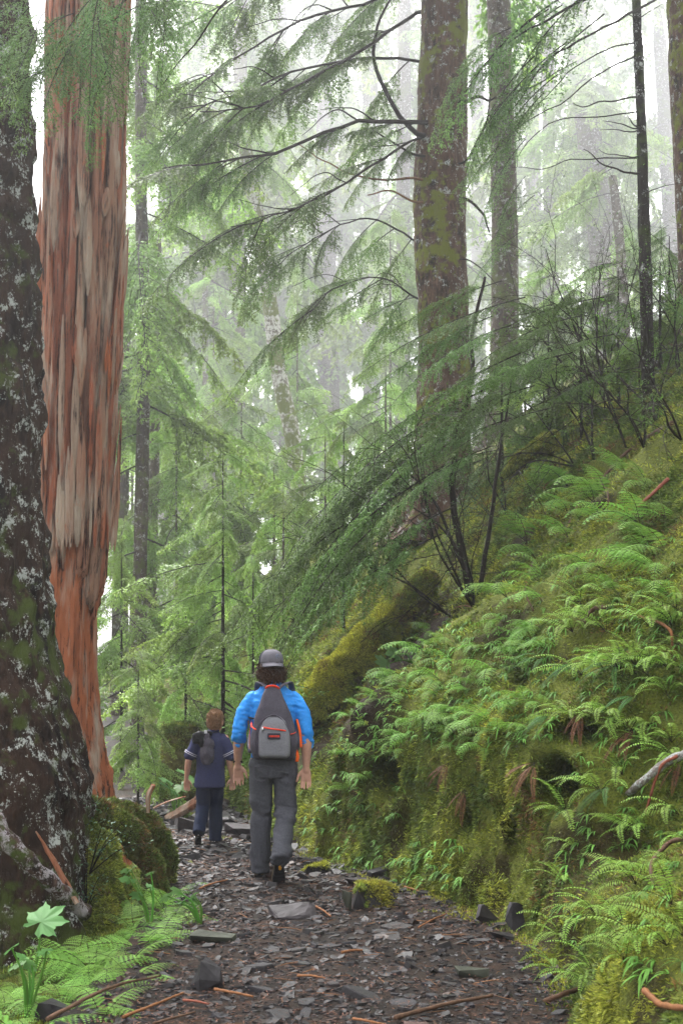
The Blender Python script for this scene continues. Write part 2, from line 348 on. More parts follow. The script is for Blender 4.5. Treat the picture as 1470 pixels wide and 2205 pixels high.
# ================================================================== conifer boughs
def bough_mesh(name, L=1.6, W=0.5, droop=0.18, leaf=0.026, lw=0.008, dens=1.0, hang=0.25, seed=0, mats=None, sec_gap=0.045, ter_gap=0.034, stem_r=0.010, bare=0.12, tone=(1, 1, 1), twist=0.5, lgap=0.014):
    """one flat drooping spray: axis, side twigs, twiglets, needles"""
    g = np.random.default_rng(seed); b_ = G()
    n = 14; t_ = np.linspace(0, 1, n)
    ax = np.stack([L * t_, 0.05 * L * np.sin(t_ * 3 + seed) * t_, 0.05 * L * t_ - droop * L * t_ ** 2], -1)
    V, F = tube(ax, np.linspace(stem_r, stem_r * .2, n), 5, False); b_.add(V, F, 0)
    A = lambda u: np.array([np.interp(u, t_, ax[:, k]) for k in range(3)])
    NP = []; ND = []; NT = []; seglist = []
    u = bare; side = 1
    while u < 0.97:
        u += sec_gap / L * g.uniform(.6, 1.4); side = -side
        if g.random() > 0.93 * min(1, dens + .3): continue
        sh = (min(1, (u - bare) / 0.22 + 0.35)) * max(1 - u, 0) ** 0.75 + 0.06
        sl = W * sh * g.uniform(.4, 1.25)
        th = R(g.uniform(34, 74)) * side
        p0 = A(min(u, 1.0)); tang = unit(A(min(u + .04, 1.0)) - A(max(u - .04, 0)))
        dirv = unit(tang * math.cos(th) + np.array([0, 1, 0]) * math.sin(th) + np.array([0, 0, g.uniform(-.25, .2)]))
        ns = 7; s_ = np.linspace(0, 1, ns)[:, None]
        pts = p0 + dirv * sl * s_ + (tang - dirv) * sl * .22 * s_ ** 2 - np.array([0, 0, 1]) * (hang * sl) * s_ ** 2 * g.uniform(.4, 1.5)
        V, F = tube(pts, np.linspace(stem_r * .38, stem_r * .12, ns), 3, False); b_.add(V, F, 0)
        w_ = ter_gap * g.uniform(.3, 1); sd = 1
        seglist.append((pts, 1.0))
        while w_ < sl:
            sd = -sd; f = w_ / sl; q = min(f * (ns - 1), ns - 1.001); qi = int(q); qf = q - qi
            p1 = pts[qi] * (1 - qf) + pts[qi + 1] * qf; tg = unit(pts[qi + 1] - pts[qi])
            tl = (0.30 * sl * max(1 - f, 0) ** .8 + 0.035) * g.uniform(.5, 1.25)
            pl = unit(np.cross(np.array([0, 0, 1.0]), tg)); a = R(g.uniform(38, 62)) * sd
            dv = unit(tg * math.cos(a) + pl * math.sin(a) + np.array([0, 0, g.uniform(-.35, .1)]))
            s3 = np.linspace(0, 1, 3)[:, None]
            tp = p1 + dv * tl * s3 - np.array([0, 0, 1]) * hang * .5 * tl * s3 ** 2
            seglist.append((tp, 1.0)); w_ += ter_gap * g.uniform(.6, 1.4)
    for tp, k in seglist:
        ln = np.linalg.norm(np.diff(tp, axis=0), axis=1).sum(); cnt = max(2, int(ln / lgap * dens))
        f = g.random(cnt) * (len(tp) - 1.001); fi = f.astype(int); ff = (f - fi)[:, None]
        NP.append(tp[fi] * (1 - ff) + tp[fi + 1] * ff); ND.append(unit(tp[fi + 1] - tp[fi]))
    P = np.concatenate(NP); T = np.concatenate(ND); m = len(P)
    up = unit(np.array([0, 0, 1.0]) + g.normal(0, twist * .5, (m, 3)))
    side = unit(np.cross(up, T)) * np.where(g.random(m) < .5, 1, -1)[:, None]
    dv = unit(T * g.uniform(.3, 1.0, (m, 1)) + side * 0.9 + np.array([0, 0, -.25]) * g.random((m, 1)))
    ll = leaf * g.uniform(.6, 1.25, (m, 1)); wd = unit(np.cross(dv, up)) * lw * .5
    b0 = P; md = P + dv * ll * .55; tip = P + dv * ll
    V = np.stack([b0, md + wd, tip, md - wd], 1).reshape(-1, 3)
    Q = np.arange(m)[:, None] * 4 + np.arange(4)[None]
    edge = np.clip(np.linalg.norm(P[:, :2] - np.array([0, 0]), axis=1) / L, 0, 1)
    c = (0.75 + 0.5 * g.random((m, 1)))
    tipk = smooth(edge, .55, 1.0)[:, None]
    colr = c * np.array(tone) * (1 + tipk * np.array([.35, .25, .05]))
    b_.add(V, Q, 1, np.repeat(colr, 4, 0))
    return b_.mesh(name, mats or [M['twig'], M['hemlock']])
BO = {}
for i in range(4):
    BO['mid%d' % i] = bough_mesh('bough', 1.7, .62, .16 + .06 * i, .040, .016, 1.0, .5, 100 + i, [M['limb'], M['hemlock']], lgap=.012, twist=.9)
for i in range(3):
    BO['near%d' % i] = bough_mesh('bough', 1.3, .42, .25 + .12 * i, .024, .0098, 1.0, .5, 200 + i, [M['twig'], M['hemlock_hang']], .040, .028, .006, .08, lgap=.0105, twist=.9)
for i in range(4):
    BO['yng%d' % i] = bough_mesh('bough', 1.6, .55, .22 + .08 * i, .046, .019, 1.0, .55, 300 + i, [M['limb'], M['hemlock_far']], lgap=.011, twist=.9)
for i in range(3):
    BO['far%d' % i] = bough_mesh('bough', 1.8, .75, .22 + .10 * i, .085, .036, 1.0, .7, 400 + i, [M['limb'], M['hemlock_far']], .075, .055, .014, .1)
def put_bough(tree, kind, p, heading, pitch, size, roll=0.0, base=None):
    """hang one bough on a tree: p world point, heading angle in plan, pitch up"""
    if kind in ('mid', 'yng'): kind = kind + str(random.randrange(4))
    elif kind in ('near', 'far'): kind = kind + str(random.randrange(3))
    o = link('bough', BO[kind], tree)
    M4 = Matrix.Rotation(heading, 4, 'Z') @ Matrix.Rotation(-pitch, 4, 'Y') @ Matrix.Rotation(roll, 4, 'X')
    s = (size, size * random.uniform(.8, 1.2), size)
    o.matrix_parent_inverse = Matrix.Identity(4)
    o.location = Vector(p) - tree.location; o.rotation_euler = M4.to_euler(); o.scale = s
    return o
# ================================================================== tree trunks
def trunk_mesh(name, pts, rad, mat, nseg=28, step=0.05, amp=0.03, fr=6.0, seed=0, flare=0.0, flutes=5, vis_only=False, stretch=.28, plates=0.0):
    """trunk through pts (relative), radius per point, with fluted base and rough bark relief"""
    P = np.asarray(pts, float); ln = np.linalg.norm(np.diff(P, axis=0), axis=1); cum = np.concatenate([[0], np.cumsum(ln)])
    n = max(8, int(cum[-1] / step)); s = np.linspace(0, cum[-1], n)
    C = spline(P, n * 3); sc = np.concatenate([[0], np.cumsum(np.linalg.norm(np.diff(C, axis=0), axis=1))]); s = np.linspace(0, sc[-1], n)
    C = np.stack([np.interp(s, sc, C[:, k]) for k in range(3)], -1); r = np.interp(s / sc[-1], cum / cum[-1], rad)
    a = np.arange(nseg) * 2 * math.pi / nseg
    rr = np.broadcast_to(r[:, None], (n, nseg)).copy()
    if flare:
        k = np.exp(-s / flare)[:, None]; rr *= 1 + k * (.55 + .45 * np.cos(flutes * a + seed)[None, :] + .25 * np.cos((flutes + 2) * a + 2 * seed)[None, :])
    V = C[:, None, :] + rr[..., None] * np.stack([np.cos(a), np.sin(a), 0 * a], -1)[None]
    f = V.reshape(-1, 3); q = f * np.array([1, 1, stretch])
    d = amp * (fbm(q * fr, 4, seed, .6) + .6 * fbm(f * 1.3, 2, seed + 9))
    if plates: d = d + plates * (np.abs(fbm(q * fr * .8, 2, seed + 40)) * 2 - .5)
    out = np.tile(np.stack([np.cos(a), np.sin(a), 0 * a], -1), (n, 1))
    f = f + d[:, None] * out
    Q = grid_faces(n, nseg, True)
    return mesh_np(name, f, [Q], mat, smooth_shade=True), f, Q, C, r
# ================================================================== trees
for i in range(3):
    BO['fan%d' % i] = bough_mesh('bough', 2.7, .62, .20 + .08 * i, .034, .0135, 1.0, .5, 500 + i, [M['twig'], M['hemlock_near']], .046, .032, .011, .10, lgap=.0105, twist=.8)
_pb = put_bough
def put_bough(tree, kind, *a, **k):
    if kind == 'fan': kind = 'fan%d' % random.randrange(3)
    return _pb(tree, kind, *a, **k)
def simple_trunk(tree, pts, rad, mat, name='trunk', **kw):
    base = np.array(tree.location); me, *_r = trunk_mesh(name, np.asarray(pts) - base, rad, mat, **kw); return link(name, me, tree)
def limb(tree, pts, r0, r1, name='limb', mat=None, n=22, seg=6, jit=0.02):
    P = spline(pts, n); k = np.linspace(0, 1, n)[:, None]
    P = P + jit * np.stack([fbm(P * 3 + 7, 2, 3), fbm(P * 3 + 31, 2, 4), fbm(P * 3 + 57, 2, 5)], -1) * smooth(k, 0, .2) * 2
    V, F = tube(P - np.array(tree.location), np.linspace(r0, r1, n), seg); g = G().add(V, F); return g.obj(name, [mat or M['limb']], tree, True), P
def limb_boughs(tree, P, kind, k0, k1, n, size, heading=math.pi, pitch=-.35, spread=.7):
    for i in range(n):
        f = k0 + (k1 - k0) * (i + random.random()) / n; q = P[min(int(f * (len(P) - 1)), len(P) - 1)]
        put_bough(tree, kind, q, heading + random.uniform(-spread, spread), pitch + random.uniform(-.25, .2), size * random.uniform(.7, 1.2), random.uniform(-.4, .4))
def crown(tree, x, y, z0, z1, n, Lb, Lt, kind, dx=0.0, pitch=-.15, heading=None, spread=math.pi, r=.1):
    """boughs in spirals round a stem, longer below than on top"""
    for i in range(n):
        f = (i + random.random()) / n; z = z0 + (z1 - z0) * f
        h = (heading if heading is not None else 0) + random.uniform(-spread, spread)
        s = (Lb * (1 - f) + Lt * f) * random.uniform(.75, 1.25)
        put_bough(tree, kind, (x + dx * f + r * math.cos(h) * .6, y + r * math.sin(h) * .6, z), h, pitch + random.uniform(-.2, .15), s / 1.7, random.uniform(-.25, .25))
# --- big lichen-spotted tree at the left edge
bx_, by_ = -2.74, 10.3; bz_ = left_z(bx_ + .3, by_) - .25
T1 = thing('hemlock_tree', (bx_, by_, bz_), 'massive dark trunk with white lichen spots and flared base at the left edge', 'tree')
hz_ = [-.5, .3, .86, 1.13, 1.63, 2.1, 3.1, 6.4, 17]
hr_ = [.86, .90, .93, .85, .72, .64, .54, .375, .30]
zz = np.linspace(0, 17, 60)
me, LTV, LTQ, _, _ = trunk_mesh('trunk', np.stack([0 * zz, 0 * zz, zz], -1), np.interp(zz + bz_, np.array(hz_), hr_), M['bark_left'], 190, .026, .055, 8.5, 3, .55, 5, plates=.05, stretch=.5)
link('trunk', me, T1)
for k in range(22):
    px = random.choice([random.uniform(90, 300), random.uniform(90, 300), random.uniform(280, 470)]); py = random.uniform(-110, 60) - (px > 300) * 40; Y = random.uniform(8.5, 9.6)
    put_bough(T1, 'near', at(px, py, Y), random.uniform(-3.0, -1.2), random.uniform(-1.15, -.5), random.uniform(.55, .95), random.uniform(-.5, .5))
for k in range(6):
    put_bough(T1, 'near', at(random.uniform(60, 170), random.uniform(-20, 150), random.uniform(8.6, 9.1)), random.uniform(-3.4, -2.5), random.uniform(-.8, -.3), random.uniform(.4, .65), random.uniform(-.5, .5))
for k in range(9):
    put_bough(T1, 'near', at(random.uniform(130, 260), random.uniform(40, 150), random.uniform(8.7, 9.3)), random.uniform(-3.0, -.8), random.uniform(-1.2, -.7), random.uniform(.35, .6), random.uniform(-.5, .5))
for pts in [[(560, -150), (500, -20), (430, 80), (350, 180)], [(640, -160), (460, -60), (330, 0), (210, 60)], [(200, -150), (205, 0), (208, 120), (215, 200)]]:
    limb(T1, [at(a, c, 9.1) for a, c in pts], .010, .003, 'limb', M['twig'])
# --- main mossy trunk right of the middle
mx, my = at(950, 1200, 21)[:2]; mz = hill_z(mx, my) - .5
T2 = thing('hemlock_tree', (mx, my, mz), 'thick mossy trunk with dark bare limbs reaching out over the trail', 'tree')
tp = [(mx, my, mz), at(952, 1080, 21), at(955, 750, 21), at(947, 400, 21), at(957, 0, 21), at(962, -700, 21), at(962, -1500, 21)]
simple_trunk(T2, tp, [.52, .43, .395, .385, .36, .30, .2], M['bark_moss'], nseg=64, step=.06, amp=.05, fr=6, seed=5, plates=.02, flare=.5, stretch=.4)
main_limbs = [
    ([(900, 130), (780, 125), (640, 152), (500, 205), (390, 235)], 20.5, .030, .30, 1., 5),
    ([(893, 262), (760, 266), (600, 325), (500, 345), (350, 362)], 20.0, .042, .30, 1., 6),
    ([(895, 30), (800, 95), (700, 150), (560, 225), (430, 240)], 20.6, .036, .35, 1., 5),
    ([(890, 300), (760, 385), (620, 455), (500, 490)], 20.2, .028, .30, 1., 5),
    ([(905, -60), (800, 0), (660, 40), (520, 120), (420, 190)], 20.8, .034, .3, 1., 6),
    ([(890, 640), (820, 600), (720, 620), (650, 700)], 20.6, .020, .3, 1., 4),
    ([(905, -220), (760, -160), (600, -60), (470, 20)], 20.4, .034, .2, 1., 7),
    ([(898, 520), (800, 470), (700, 500), (600, 560)], 21.0, .022, .4, 1., 4)]
for pts, Y, r0, k0, k1, nb in main_limbs:
    _, P = limb(T2, [at(pts[0][0] + 45, pts[0][1] + 8, 21)] + [at(a, c, Y + .5 - .9 * j) for j, (a, c) in enumerate(pts)], r0, r0 * .22)
    limb_boughs(T2, P, 'mid', k0 - .1, k1, int(nb * 1.8), .95, math.pi, -.45, 1.1)
    for q in range(3):
        i = random.randrange(6, 19); p0 = P[i]; limb(T2, [p0, p0 + np.array([-.35, -.1, random.uniform(-.1, .25)]), p0 + np.array([-.8, random.uniform(-.3, .3), random.uniform(-.35, .2)])], r0 * .35, .004, 'twig')
for pts, r0, mt in [([(892, 285), (845, 225), (806, 140), (812, 60), (840, 0)], .045, None), ([(892, 332), (850, 310), (803, 280)], .024, None), ([(888, 385), (830, 388), (760, 375), (700, 345), (640, 310)], .022, 'dead'),
                    ([(888, 433), (845, 412), (790, 420)], .022, 'dead'), ([(1003, 218), (1030, 205), (1052, 218), (1066, 212)], .035, None), ([(1003, 345), (1035, 290), (1052, 240), (1058, 160)], .022, None), ([(1003, 430), (1040, 462), (1052, 500)], .03, None), ([(1003, 560), (1050, 590), (1070, 610)], .014, None)]:
    if mt and 'dead' not in M: M['dead'] = plain('dead_wood', (0.16, 0.085, 0.045), .7, 30, .4)
    limb(T2, [at(pts[0][0] + (45 if pts[0][0] < 950 else -45), pts[0][1] + 5, 21)] + [at(a, c, 20.6) for a, c in pts], r0, r0 * .4, 'dead_limb', M['dead'] if mt else None)
for i in range(60):   # crown above the picture: it shades the trail
    h = random.uniform(-math.pi, math.pi) if i % 3 else random.uniform(-2.6, -.6); put_bough(T2, 'mid', (mx, my, random.uniform(14.5, 23)), h, random.uniform(.05, .3), random.uniform(2.2, 3.6), random.uniform(-.3, .3))
# --- second trunk behind it
sx, sy, sz = at(1085, 935, 28); sz = hill_z(sx, sy) - .4
T3 = thing('hemlock_tree', (sx, sy, sz), 'slimmer brown trunk standing just behind the thick mossy trunk', 'tree')
simple_trunk(T3, [(sx, sy, sz), at(1085, 800, 28), at(1086, 500, 28), at(1078, 200, 28), at(1072, -100, 28), at(1070, -900, 28)], [.36, .29, .265, .25, .24, .16], M['bark_plain'], nseg=40, step=.10, amp=.022, fr=7, seed=8, flare=.4)
for pts, Y in [([(1105, 200), (1160, 180), (1240, 130)], 27), ([(1060, 330), (1020, 380), (980, 470)], 27)]: limb(T3, [at(a, c, Y) for a, c in pts], .025, .006)
crown(T3, sx, sy, 17, 30, 16, 4, 2.5, 'far')
# --- trunk at the right edge
rx, ry = at(1510, 700, 19)[:2]; rz = hill_z(rx, ry) - .4
T4 = thing('hemlock_tree', (rx, ry, rz), 'leaning mossy trunk cut off by the right edge above the ferns', 'tree')
simple_trunk(T4, [(rx + .03, ry, rz), at(1524, 640, 19), at(1510, 300, 19), at(1492, 0, 19), at(1470, -600, 19), at(1460, -1300, 19)], [.48, .40, .385, .375, .33, .25], M['bark_moss'], nseg=48, step=.07, amp=.03, fr=6, seed=11, flare=.4)
for px, py, s, h, p in [(1330, -60, 1.25, 2.95, -.5), (1250, -30, 1.2, 3.1, -.55), (1180, 20, 1.0, 3.2, -.6), (1300, 30, 1.1, 3.0, -.65), (1220, 90, 1.0, 3.25, -.7), (1150, 120, .8, 3.1, -.8), (1100, 60, .7, 3.3, -.5), (1210, 10, .9, 2.7, -.45), (1120, 180, .8, 3.1, -.9), (1080, 220, .7, 3.3, -.9), (1170, 200, .7, 3.0, -.8), (1130, 300, .6, 3.2, -.9), (1200, 160, .8, 3.2, -.7), (1060, 120, .7, 3.0, -.8), (1150, 420, .5, 3.2, -.7), (1120, 500, .5, 3.1, -.6), (1020, 130, .5, 3.3, -.8), (1130, 380, .5, 3.3, -.9)]:
    put_bough(T4, 'near', at(px, py, 15.5), h, p, s * 1.5, random.uniform(-.4, .4))
limb(T4, [at(1455, -150, 18), at(1330, -40, 16), at(1180, 40, 15.5), at(1060, 110, 15.5)], .03, .006)
limb(T4, [at(1480, -40, 18), at(1300, 60, 16), at(1180, 130, 15.5), at(1100, 240, 15.5)], .02, .005)
for i in range(44):  # unseen crown boughs above the picture, added to shade the near mist
    h = random.uniform(-math.pi, math.pi) if i % 3 else random.uniform(-3.3, -1.6); put_bough(T4, 'mid', (rx - .2, ry, random.uniform(14, 22)), h, random.uniform(.05, .3), random.uniform(2.2, 3.4), random.uniform(-.3, .3))
for i in range(26):  # unseen boughs high on the left tree, also added to shade the mist
    put_bough(T1, 'mid', (bx_, by_, bz_ + random.uniform(11, 16.5)), random.uniform(-.6, 2.6), random.uniform(.1, .35), random.uniform(2.0, 3.2), random.uniform(-.3, .3))
# --- thin dark tree with dead side branches
tx, ty = at(1391, 690, 17)[:2]; tz = hill_z(tx, ty) - .2
T5 = thing('dead_sapling', (tx, ty, tz), 'thin straight dark stem with bare broken side branches', 'tree')
simple_trunk(T5, [(tx, ty, tz), at(1390, 640, 17), at(1382, 350, 17), at(1377, 200, 17), at(1369, 0, 17), at(1362, -260, 17)], [.085, .08, .068, .058, .050, .03], M['bark_dark'], nseg=16, step=.07, amp=.012, fr=9, seed=13)
for pts, r0 in [([(1366, 92), (1310, 105), (1230, 150), (1170, 215), (1100, 290)], .011), ([(1370, 120), (1300, 150), (1215, 215), (1120, 270), (1060, 330)], .012), ([(1374, 208), (1300, 218), (1255, 228), (1230, 220)], .013), ([(1376, 276), (1340, 268), (1300, 258)], .011), ([(1377, 280), (1330, 281), (1294, 278)], .010),
                ([(1380, 375), (1320, 365), (1258, 322)], .017), ([(1379, 335), (1325, 338), (1290, 322)], .010), ([(1366, 40), (1400, 25), (1420, 12)], .009), ([(1370, 40), (1345, 28), (1325, 22)], .008), ([(1380, 340), (1250, 342), (1170, 360), (1100, 360)], .010), ([(1384, 420), (1430, 400), (1470, 395)], .008), ([(1376, 240), (1290, 250), (1190, 260), (1120, 330), (1110, 360)], .010), ([(1378, 275), (1360, 262), (1350, 250)], .012)]:
    limb(T5, [at(a, c, 17 - .35 * j) for j, (a, c) in enumerate(pts)], r0, r0 * .3, 'dead_branch', M['twig'], 16, 5)
for px, py, h, s in [(1120, 300, 3.3, .7), (1070, 340, 3.4, .6), (1110, 290, 2.9, .6), (1180, 210, 3.2, .6), (1400, 640, 0, .7), (1380, 560, .3, .7), (1395, 600, -.5, .6), (1395, 500, .4, .6), (1392, 660, 3.2, .7)]:
    put_bough(T5, 'near', at(px, py, 16.2), h, -.5, s, 0)
# --- young hemlock whose long sprays sweep down over the bank
ux, uy = at(1010, 1270, 15.6)[:2]; uz = hill_z(ux, uy) - .1
T6 = thing('hemlock_sapling', (ux, uy, uz), 'bushy hemlock with long sprays sweeping down to the left in front of the mossy trunk', 'tree')
for pts, r0 in [([(1010, 1285), (990, 1150), (970, 1040), (985, 930), (1010, 820), (1020, 700), (1040, 600)], .045), ([(1020, 1290), (960, 1130), (900, 1040), (850, 1010)], .024), ([(1015, 1280), (985, 1180), (930, 1120), (860, 1080)], .02), ([(1030, 1285), (1060, 1100), (1080, 950), (1100, 820)], .03)]:
    limb(T6, [at(a, c, 15.6) for a, c in pts], r0, r0 * .35, 'stem', M['twig'], 26, 7)
for px, py, Y, h, p, s in [(1080, 605, 15.8, 3.1, -.28, .62), (1130, 640, 15.6, 3.25, -.32, .8), (1060, 680, 15.4, 3.0, -.40, .62), (1120, 760, 15.0, 3.0, -.42, .8),
                           (1060, 830, 15.3, 3.15, -.48, .95), (1040, 870, 15.0, 3.3, -.55, 1.05), (1000, 900, 15.4, 3.0, -.55, 1.0), (960, 940, 15.6, 3.3, -.60, 1.0),
                           (960, 1000, 14.9, 3.05, -.58, 1.0), (930, 1040, 14.6, 3.25, -.6, 1.0), (900, 1000, 15.2, 3.1, -.62, .95), (860, 1060, 14.5, 3.05, -.65, .85), (980, 1090, 14.4, 3.2, -.45, .8),
                           (950, 1150, 14.3, 3.3, -.45, .75), (850, 1140, 14.8, 3.1, -.6, .8), (1100, 700, 14.8, 3.3, -.35, .65), (1150, 830, 14.6, 3.1, -.3, .7), (820, 1100, 15.0, 3.2, -.7, .8), (1250, 680, 14.8, 3.0, -.2, .6), (1320, 720, 14.6, 3.2, -.2, .55), (1230, 760, 14.4, 3.3, -.25, .6), (1180, 880, 14.3, 3.1, -.25, .5), (1100, 900, 14.6, 3.2, -.35, .6), (1380, 790, 14.6, 3.1, -.2, .5), (1060, 960, 14.4, 3.3, -.4, .6), (1300, 640, 15.4, 2.9, -.1, .55), (740, 1130, 15.2, 3.1, -.6, .8), (820, 1020, 15.4, 3.1, -.6, .9), (1060, 640, 16, .2, -.2, .5), (960, 860, 16, 3.1, -.5, .9), (900, 960, 16, 3.2, -.6, .9), (780, 1050, 16, 3.1, -.7, .7), (940, 900, 15.4, 3.3, -.55, .9)]:
    put_bough(T6, 'fan', at(px, py, Y), h, p, s, random.uniform(-.35, .35))
# --- far and middle trees: (name, pixel of stem, distance, stem px points, stem diameter px, label, bark, crown spec)
def back_tree(label, pts, Y, wpx, bark='bark_far', crowns=(), name='hemlock_tree', seg=14, step=.4, group='trees behind the trail', amp=None, tall=0):
    Y0 = Y; Y = Y if Y < 24 else 24 + (Y - 24) * 1.75; ks = Y / Y0
    P = [at(a, c, Y) for a, c in pts]; w_ = wpx / FPX * Y / 2
    b = P[-1].copy(); g0 = gz(b[0], b[1]);
    if b[2] > g0 - .1: P.append(np.array([b[0] + .0, b[1], g0 - .3]))
    P = P[::-1]; t_ = thing(name, P[0], label, 'tree', group)
    if tall: P.append(P[-1] + (P[-1] - P[-2]) / np.linalg.norm(P[-1] - P[-2]) * tall)
    sap = 'sapling' in name; rad = np.linspace(w_ * (.8 if sap else 1.15), w_ * (.15 if sap else .9), len(P));
    if tall: rad[-1] = w_ * .5
    simple_trunk(t_, P, rad, M[bark], nseg=seg, step=step * Y / 40, amp=amp or w_ * .12, fr=1.2 / max(w_, .05), seed=int(Y))
    for (y0, y1, n, Lb, Lt, kind, hd, sp, pi_) in crowns:
        za, zb = at(0, y1, Y)[2], at(0, y0, Y)[2]; xs = [p[0] for p in P]; zs = [p[2] for p in P]
        n = int(n * (.62 if kind == 'far' else .85))
        for i in range(n):
            f = (i + random.random()) / n; z = za + (zb - za) * f; x = float(np.interp(z, zs, xs)); h = (hd if hd is not None else 0) + random.uniform(-sp, sp)
            put_bough(t_, kind, (x, Y, z), h, pi_ + random.uniform(-.35, .15), ks * (Lb * (1 - f) + Lt * f) * random.uniform(.75, 1.25) / 1.7, random.uniform(-.6, .6))
    return t_
PI = math.pi
ALL = (None, PI)
back_tree('slender grey trunk with hanging boughs right of the red snag', [(303, -150), (305, 430), (310, 800), (300, 1300)], 26, 28, 'bark_plain', [(-50, 900, 34, 3.2, 3.0, 'yng', *ALL, -.3), (600, 1300, 14, 2.6, 2.6, 'yng', *ALL, -.3)])
back_tree('dark trunk close beside the slender grey trunk right of the red snag', [(336, 500), (333, 880), (325, 1250)], 29, 26, 'bark_plain', [(450, 900, 12, 2.8, 2.8, 'yng', *ALL, -.3)])
back_tree('brownish trunk half hidden by the lower right side of the red snag', [(268, 700), (263, 1000), (258, 1400)], 30, 34, 'bark_plain', [(800, 1300, 14, 2.5, 2.5, 'yng', *ALL, -.3)])
back_tree('short stretch of pale misty trunk below the dark hanging bough', [(358, 300), (355, 900), (352, 1200)], 70, 36, 'bark_pale', [(100, 800, 20, 4.5, 4.5, 'far', *ALL, -.3)])
back_tree('brown misty trunk above the young hemlock in the middle distance', [(468, 200), (468, 650), (470, 1100)], 62, 42, 'bark_far', [(-50, 700, 34, 5, 4.5, 'far', *ALL, -.3), (700, 1000, 8, 4.0, 4, 'far', *ALL, -.3)])
back_tree('very thin misty trunk just left of the brown misty trunk', [(440, 300), (442, 700), (444, 1100)], 52, 13, 'bark_far', [(200, 900, 12, 4.0, 4.0, 'far', *ALL, -.3)])
back_tree('crooked pale leaning trunk with white lichen in the mist', [(510, 200), (528, 320), (548, 430), (570, 570), (600, 800), (632, 960), (650, 1200)], 34, 33, 'bark_pale', [(150, 460, 10, 3.0, 3.2, 'yng', *ALL, -.3)], step=.2)
back_tree('faint pale trunk left of the mossy trunk in thick mist', [(700, 300), (705, 700), (710, 1050)], 85, 44, 'bark_far', [(-100, 800, 38, 6, 5, 'far', *ALL, -.3)], tall=6)
back_tree('faint thin trunk in mist beside the top of a small fir', [(738, 400), (735, 800), (735, 1000)], 98, 22, 'bark_far', [(100, 900, 24, 6, 5, 'far', *ALL, -.3)], tall=6)
back_tree('tall misty trunk between the brown trunk and the thin dark stem', [(1232, -60), (1248, 200), (1272, 420), (1300, 760)], 105, 56, 'bark_far', [(-100, 760, 34, 7, 6, 'far', *ALL, -.3)], tall=8)
back_tree('dark misty trunk behind the bare shrubs under a green crown', [(1262, 250), (1284, 420), (1300, 580), (1312, 760)], 55, 60, 'bark_far', [(150, 480, 34, 4.5, 4.0, 'yng', *ALL, -.25)])
back_tree('thin misty stem beside the dark misty trunk', [(1318, 380), (1333, 520), (1345, 720)], 37, 22, 'bark_far', [(300, 600, 8, 2.5, 2.5, 'yng', *ALL, -.3)])
back_tree('pale ghostly trunk right of the slim brown trunk', [(1140, 100), (1148, 420), (1158, 700)], 115, 34, 'bark_far', [(-80, 700, 34, 8, 7, 'far', *ALL, -.3)], tall=8)
back_tree('misty trunk seen just left of the right edge trunk', [(1420, 100), (1432, 300), (1445, 560)], 75, 32, 'bark_far', [(-50, 560, 30, 5.5, 5, 'far', *ALL, -.25)], tall=4)
back_tree('faint misty trunk high between the two brown trunks', [(1020, -50), (1028, 300), (1030, 700)], 120, 30, 'bark_far', [(-80, 700, 36, 8, 7, 'far', *ALL, -.3)], tall=8)
back_tree('far misty fir behind the dark limbs near the top', [(790, -100), (800, 400), (800, 900)], 95, 36, 'bark_far', [(-100, 900, 44, 6.5, 5.5, 'far', *ALL, -.3)], tall=8)
back_tree('far misty fir above the crooked leaning trunk', [(600, -100), (610, 400), (620, 1000)], 88, 34, 'bark_far', [(-120, 900, 40, 8.2, 7.2, 'far', *ALL, -.3)], tall=8)
back_tree('far misty fir with pale boughs above the brown misty trunk', [(400, -100), (400, 400), (390, 1100)], 92, 34, 'bark_far', [(-120, 1000, 40, 8.5, 7.5, 'far', *ALL, -.3)], tall=8)
back_tree('far pale fir filling the gap left of the crooked leaning trunk', [(520, -100), (515, 400), (510, 1100)], 58, 30, 'bark_far', [(-120, 1150, 50, 6, 5, 'far', *ALL, -.3)], tall=6)
back_tree('far pale fir just left of the thick mossy trunk', [(870, -100), (868, 400), (865, 1000)], 64, 30, 'bark_far', [(-120, 950, 44, 6.5, 5.5, 'far', *ALL, -.3)], tall=6)
back_tree('far pale fir between the slim brown trunk and the tall misty trunk', [(1175, -100), (1180, 300), (1190, 700)], 70, 28, 'bark_far', [(-120, 640, 36, 7, 6, 'far', *ALL, -.3)], tall=6)
# young hemlocks
def young(label, px, ybase, ytop, Y, n, Lb, Lt, kind='yng', wpx=12, lean=0, pitch=-.2):
    return back_tree(label, [(px + lean, ytop + (ybase - ytop) * .10), (px + lean * .5, (ytop + ybase) / 2), (px, ybase)], Y, wpx, 'bark_dark' if Y < 22 else 'bark_far', [(ytop, ybase - (ybase - ytop) * .05, n, Lb, Lt, kind, None, PI, pitch)], 'hemlock_sapling', 8, .15, 'young hemlocks below the trail', amp=.006)
young('young hemlock with a straight dark stem left of the man and layered boughs', 480, 1560, 920, 18, 40, 1.9, .5, wpx=15)
young('leafy young hemlock rising directly behind the boy', 400, 1660, 1240, 19, 26, 1.7, .6)
young('small dark-stemmed hemlock between the red snag and the boy', 298, 1680, 1390, 16.5, 22, 1.0, .4, wpx=10)
young('young hemlock with pale boughs right of the red snag foot', 262, 1640, 1080, 21, 32, 1.9, .6)
young('bright young hemlock over the man in the blue shirt', 610, 1500, 1010, 22, 34, 2.2, .6)
young('misty young hemlock below the crooked leaning trunk', 700, 1420, 860, 24, 34, 2.2, .6)
young('thin-topped young fir standing in the mist left of the mossy trunk', 740, 1250, 870, 20, 24, 1.3, .4, wpx=9)
young('feathery young hemlock in the gap left of the man', 545, 1620, 1180, 20, 28, 1.8, .6)
